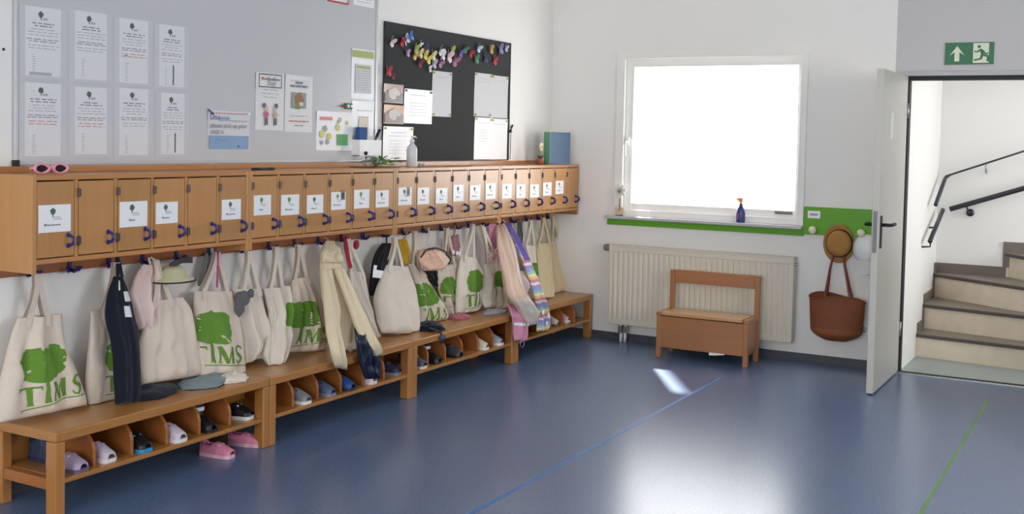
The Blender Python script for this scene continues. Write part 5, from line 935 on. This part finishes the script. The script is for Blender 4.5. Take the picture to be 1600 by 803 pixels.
lying('white_sock_bundle', 'white bundle lying at the end of the first bench', 'clothing', (.31, -3.93), (.06, .085, .04), canvas2, 3, .5)
lying('navy_hat', 'dark navy bundle lying on the third bench under the square logo tote', 'clothing', (.27, -2.14), (.09, .10, .045), navy, 4)
lying('grey_socks', 'light grey cloth lying on the third bench under the round tote', 'clothing', (.27, -1.32), (.06, .13, .025), fabric('silver_grey_cloth', (164, 162, 168)), 5)
lying('rose_cloth', 'dusky pink cloth lying on the third bench near the edge', 'clothing', (.2, -1.67), (.06, .09, .03), fabric('dusky_pink', (176, 104, 118)), 6)
t = thing('clip_strap', 'dark strap with buckle dangling over the third bench edge', 'strap', (.42, -2.24, .29)); MB().ribbon([(.31, -2.2, BT+.02), (.40, -2.22, BT+.008), (.425, -2.225, BT-.02), (.425, -2.23, BT-.06)], .025, .004, (0, 1, 0)).obj('strap', navy, t); MB().box(.42, -2.255, BT-.035, .434, -2.2, BT-.01).obj('buckle', mat('blue_grey_buckle', (70, 78, 110), .4), t, bevel=.003)
# ------------------------------------------------------------------ shoes
def shoe(label, key, up, sole, trim, yaw=0, Ln=.19, Wd=.08, Ht=.078, z=None, kind='shoe', boot=0, dx=0, dy=0, group='shoes in the compartments', strap=True):
    x0, y0, z0 = SHOE[key]; z0 = z0 if z is None else z; x0 += dx; y0 += dy
    if z is not None and z > .1:
        u = min(3, max(0, int((y0-BY0)/1.25))); ya = BY0+1.25*u+.03; k = min(5, max(0, int((y0-ya)/(1.19/6)))); c_ = ya+(k+.5)*1.19/6+(.012 if k == 0 else -.012 if k == 5 else 0); y0 = min(max(y0, c_-.036), c_+.036)
        x0 = min(max(x0, .05+Ln/2), .40-Ln/2)
    t = thing(kind, label, 'shoe' if not boot else 'boot', (x0, y0, z0), group); t.rotation_euler.z = yaw
    # local coordinates: toe at +x, length Ln, centred
    off = (0, 0, 0)
    def add(mb, name, m, par=t, sm=True):
        o = bpy.data.objects.new(name, mb.mesh(name, m, off, sm)); C.objects.link(o); o.parent = par; WL[o.name] = (0, 0, 0); return o
    def wid(u): return Wd/2*(.78+.22*math.sin(min(1, u/.7)*math.pi*.9)) * (1 if .07 < u < .9 else (max(0, 1-((.07-u)/.09)**2)**.5 if u <= .07 else max(0, 1-((u-.9)/.115)**2)**.5))*(1.1 if u > .55 else 1)
    us = [i/16 for i in range(17)]
    ol = [(-Ln/2+u*Ln, wid(u)+.002) for u in us]+[(-Ln/2+u*Ln, -wid(u)-.002) for u in us[::-1]]
    add(MB().prism(ol, 2, 0.0, .016), 'sole', sole, sm=False)
    def hgt(u): return .016+(Ht-.016)*(1.0 if u < .42 else max(.0, 1-((u-.42)/.60)**1.6*.72))
    def sec(u, v):
        an = math.pi*v; w_ = wid(u)*.97; h = hgt(u); y = w_*math.cos(an); e = math.sin(an)**.6
        if u < .48 and not boot:
            lim = .62+.38*max(0, (u-.36)/.12)
            e = min(e, lim+.3*(1-min(1, u/.08)) if u < .08 else lim)
            y = y*(1 if abs(math.cos(an)) > .5 else 1)
        return (-Ln/2+u*Ln, y, .014+(h-.014)*e)
    add(MB().grid(sec, 22, 14), 'upper', up)
    if not boot:
        add(MB().lathe([(0, 0), (1, 0), (1.0, .002), (0, .002)], (0, 0, 0), 2, 20, sx=Ln*.19, sy=Wd*.30), 'lining', trim).location = (-Ln*.24, 0, Ht*.66)
        add(MB().tube([(Ln*.20*math.cos(a)-Ln*.24, Wd*.33*math.sin(a), Ht*.70+(.012 if math.cos(a) < -.6 else 0)) for a in [2*math.pi*i/20 for i in range(20)]], .005, 6, closed=True), 'collar', up)
        if strap:
            for q in (.06, .13): add(MB().ribbon([(Ln*q, -Wd*.42, Ht*.5), (Ln*q, -Wd*.2, Ht*.86), (Ln*q, 0, Ht*.93-.1*q), (Ln*q, Wd*.2, Ht*.86), (Ln*q, Wd*.42, Ht*.5)], .012, .005, (1, 0, 0)), 'strap', trim)
    else:
        add(MB().lathe([(Wd*.46, .012), (Wd*.46, boot*.5), (Wd*.5, boot), (Wd*.45, boot), (Wd*.42, .05), (0, .05)], (-Ln*.2, 0, 0), 2, 20, sx=1.1), 'shaft', up)
        add(MB().lathe([(Wd*.5, 0), (Wd*.508, .004), (Wd*.508, .014), (Wd*.5, .018)], (-Ln*.2, 0, boot*.62), 2, 20, sx=1.1), 'reflective_band', refl)
        add(MB().lathe([(Wd*.5, 0), (Wd*.525, .003), (Wd*.525, .012), (Wd*.5, .015)], (-Ln*.2, 0, boot-.012), 2, 20, sx=1.1), 'rim', trim)
    return t
PI = math.pi
def sm(n, c, r=.5): return mat('shoe_'+n, c, r, .06, 60)
lilac, whs, blk_s, grys, navs, blus, pks, tan = sm('lilac', (176, 158, 190)), sm('white', (226, 224, 226)), sm('black', (26, 26, 30), .4), sm('grey', (134, 138, 146)), sm('navy', (40, 48, 74)), sm('blue', (40, 84, 150)), sm('pink', (214, 130, 160)), sm('cream', (214, 206, 186))
SZ = .150
shoe('pale lilac shoe at the open left end of the first bench', 'lav', lilac, sm('dusk', (110, 96, 116)), whs, .12, .18, .085, .075, SZ, dy=.12, dx=.08)
shoe('dark blue flowered shoe on the shelf beside the lilac shoe', 'navyfl', mat('navy_floral', (46, 56, 84), .6, .9, 60), navs, navs, .0, .14, .08, .12, SZ, dy=.1, dx=-.10)
shoe('white and lilac shoe in the second compartment of the first bench', 's1', sm('palelilac', (206, 196, 214)), whs, lilac, 0, dx=-.02, z=SZ)
shoe('black shoe with bright blue sole in the third compartment of the first bench', 's2', blk_s, sm('cyan', (50, 140, 196)), sm('cyan', (50, 140, 196)), 0, dx=-.02, z=SZ)
shoe('white and lilac shoe in the fourth compartment of the first bench', 's3', sm('palelilac', (206, 196, 214)), whs, lilac, 0, dx=-.03, z=SZ)
shoe('black boot with reflective band in the fifth compartment of the first bench', 'boot', blk_s, blk_s, grys, 0, .17, .075, .07, SZ, 'rain_boot', .145, dx=-.09, dy=.03)
shoe('black and silver sneaker in the last compartment of the first bench', 'snk', blk_s, whs, refl, .25, .19, .078, .075, SZ, dx=.03, dy=-.02)
shoe('pink shoe on the floor under the first bench, left one', 'pk1', pks, sm('palepink', (226, 180, 196)), whs, .1, .18, .075, .07, 0, group='pink shoes on the floor')
shoe('pink shoe on the floor under the first bench, right one by the legs', 'pk2', pks, sm('palepink', (226, 180, 196)), whs, .25, .18, .075, .07, 0, group='pink shoes on the floor')
shoe('grey-blue shoe in the second compartment of the second bench', 'g1', grys, whs, navs, 0, dx=-.02, z=SZ, dy=.02)
shoe('steel blue shoe in the third compartment of the second bench', 'g2', sm('steel', (84, 100, 130)), grys, navs, 0, dx=-.02, z=SZ, dy=.02)
shoe('bright blue shoe in the fourth compartment of the second bench', 'g3', blus, navs, navs, 0, dx=-.055, z=SZ)
shoe('white and pink shoe below the navy rain trousers', 'g4', sm('whitepink', (226, 206, 210)), whs, sm('smoke', (90, 84, 96)), 0, dx=-.09, dy=.05, z=SZ)
shoe('navy and grey sneaker in the last compartment of the second bench', 'g5', navs, grys, grys, .2, dx=-.04, z=SZ)
shoe('navy sneaker with pale sole in the first compartment of the third bench', 'h1', sm('slate', (76, 84, 104)), tan, whs, 0, .19, .078, .08, SZ, dx=-.1, dy=.06)
shoe('dark boot in the second compartment of the third bench', 'h2', blk_s, blk_s, navs, 0, .17, .075, .07, SZ, 'rain_boot', .135, dx=-.1, dy=.06)
shoe('charcoal shoe in the third compartment of the third bench', 'h3', sm('charcoal', (62, 62, 70)), blk_s, grys, 0, dx=-.10, dy=-.02, z=SZ)
shoe('cream sandal in the fifth compartment of the third bench', 'h4', tan, whs, sm('brownlining', (110, 88, 74)), 0, dx=-.10, dy=.02, z=SZ)
shoe('light grey-blue shoe in the last compartment of the third bench', 'h5', sm('mist', (160, 172, 190)), whs, grys, 0, dx=-.08, z=SZ)
shoe('dark green shoe on the corner bench below the striped coat', 'i1', sm('green', (52, 84, 66)), blk_s, sm('cyan', (50, 140, 196)), 0, dx=-.05, z=SZ)
shoe('cream shoe in the middle of the corner bench shelf', 'i2', tan, sm('brownlining', (110, 88, 74)), whs, 0, dx=-.05, z=SZ)
shoe('pale pink shoe near the far end of the corner bench shelf', 'i3', sm('palepink', (226, 180, 196)), whs, whs, 0, dx=-.06, z=SZ)
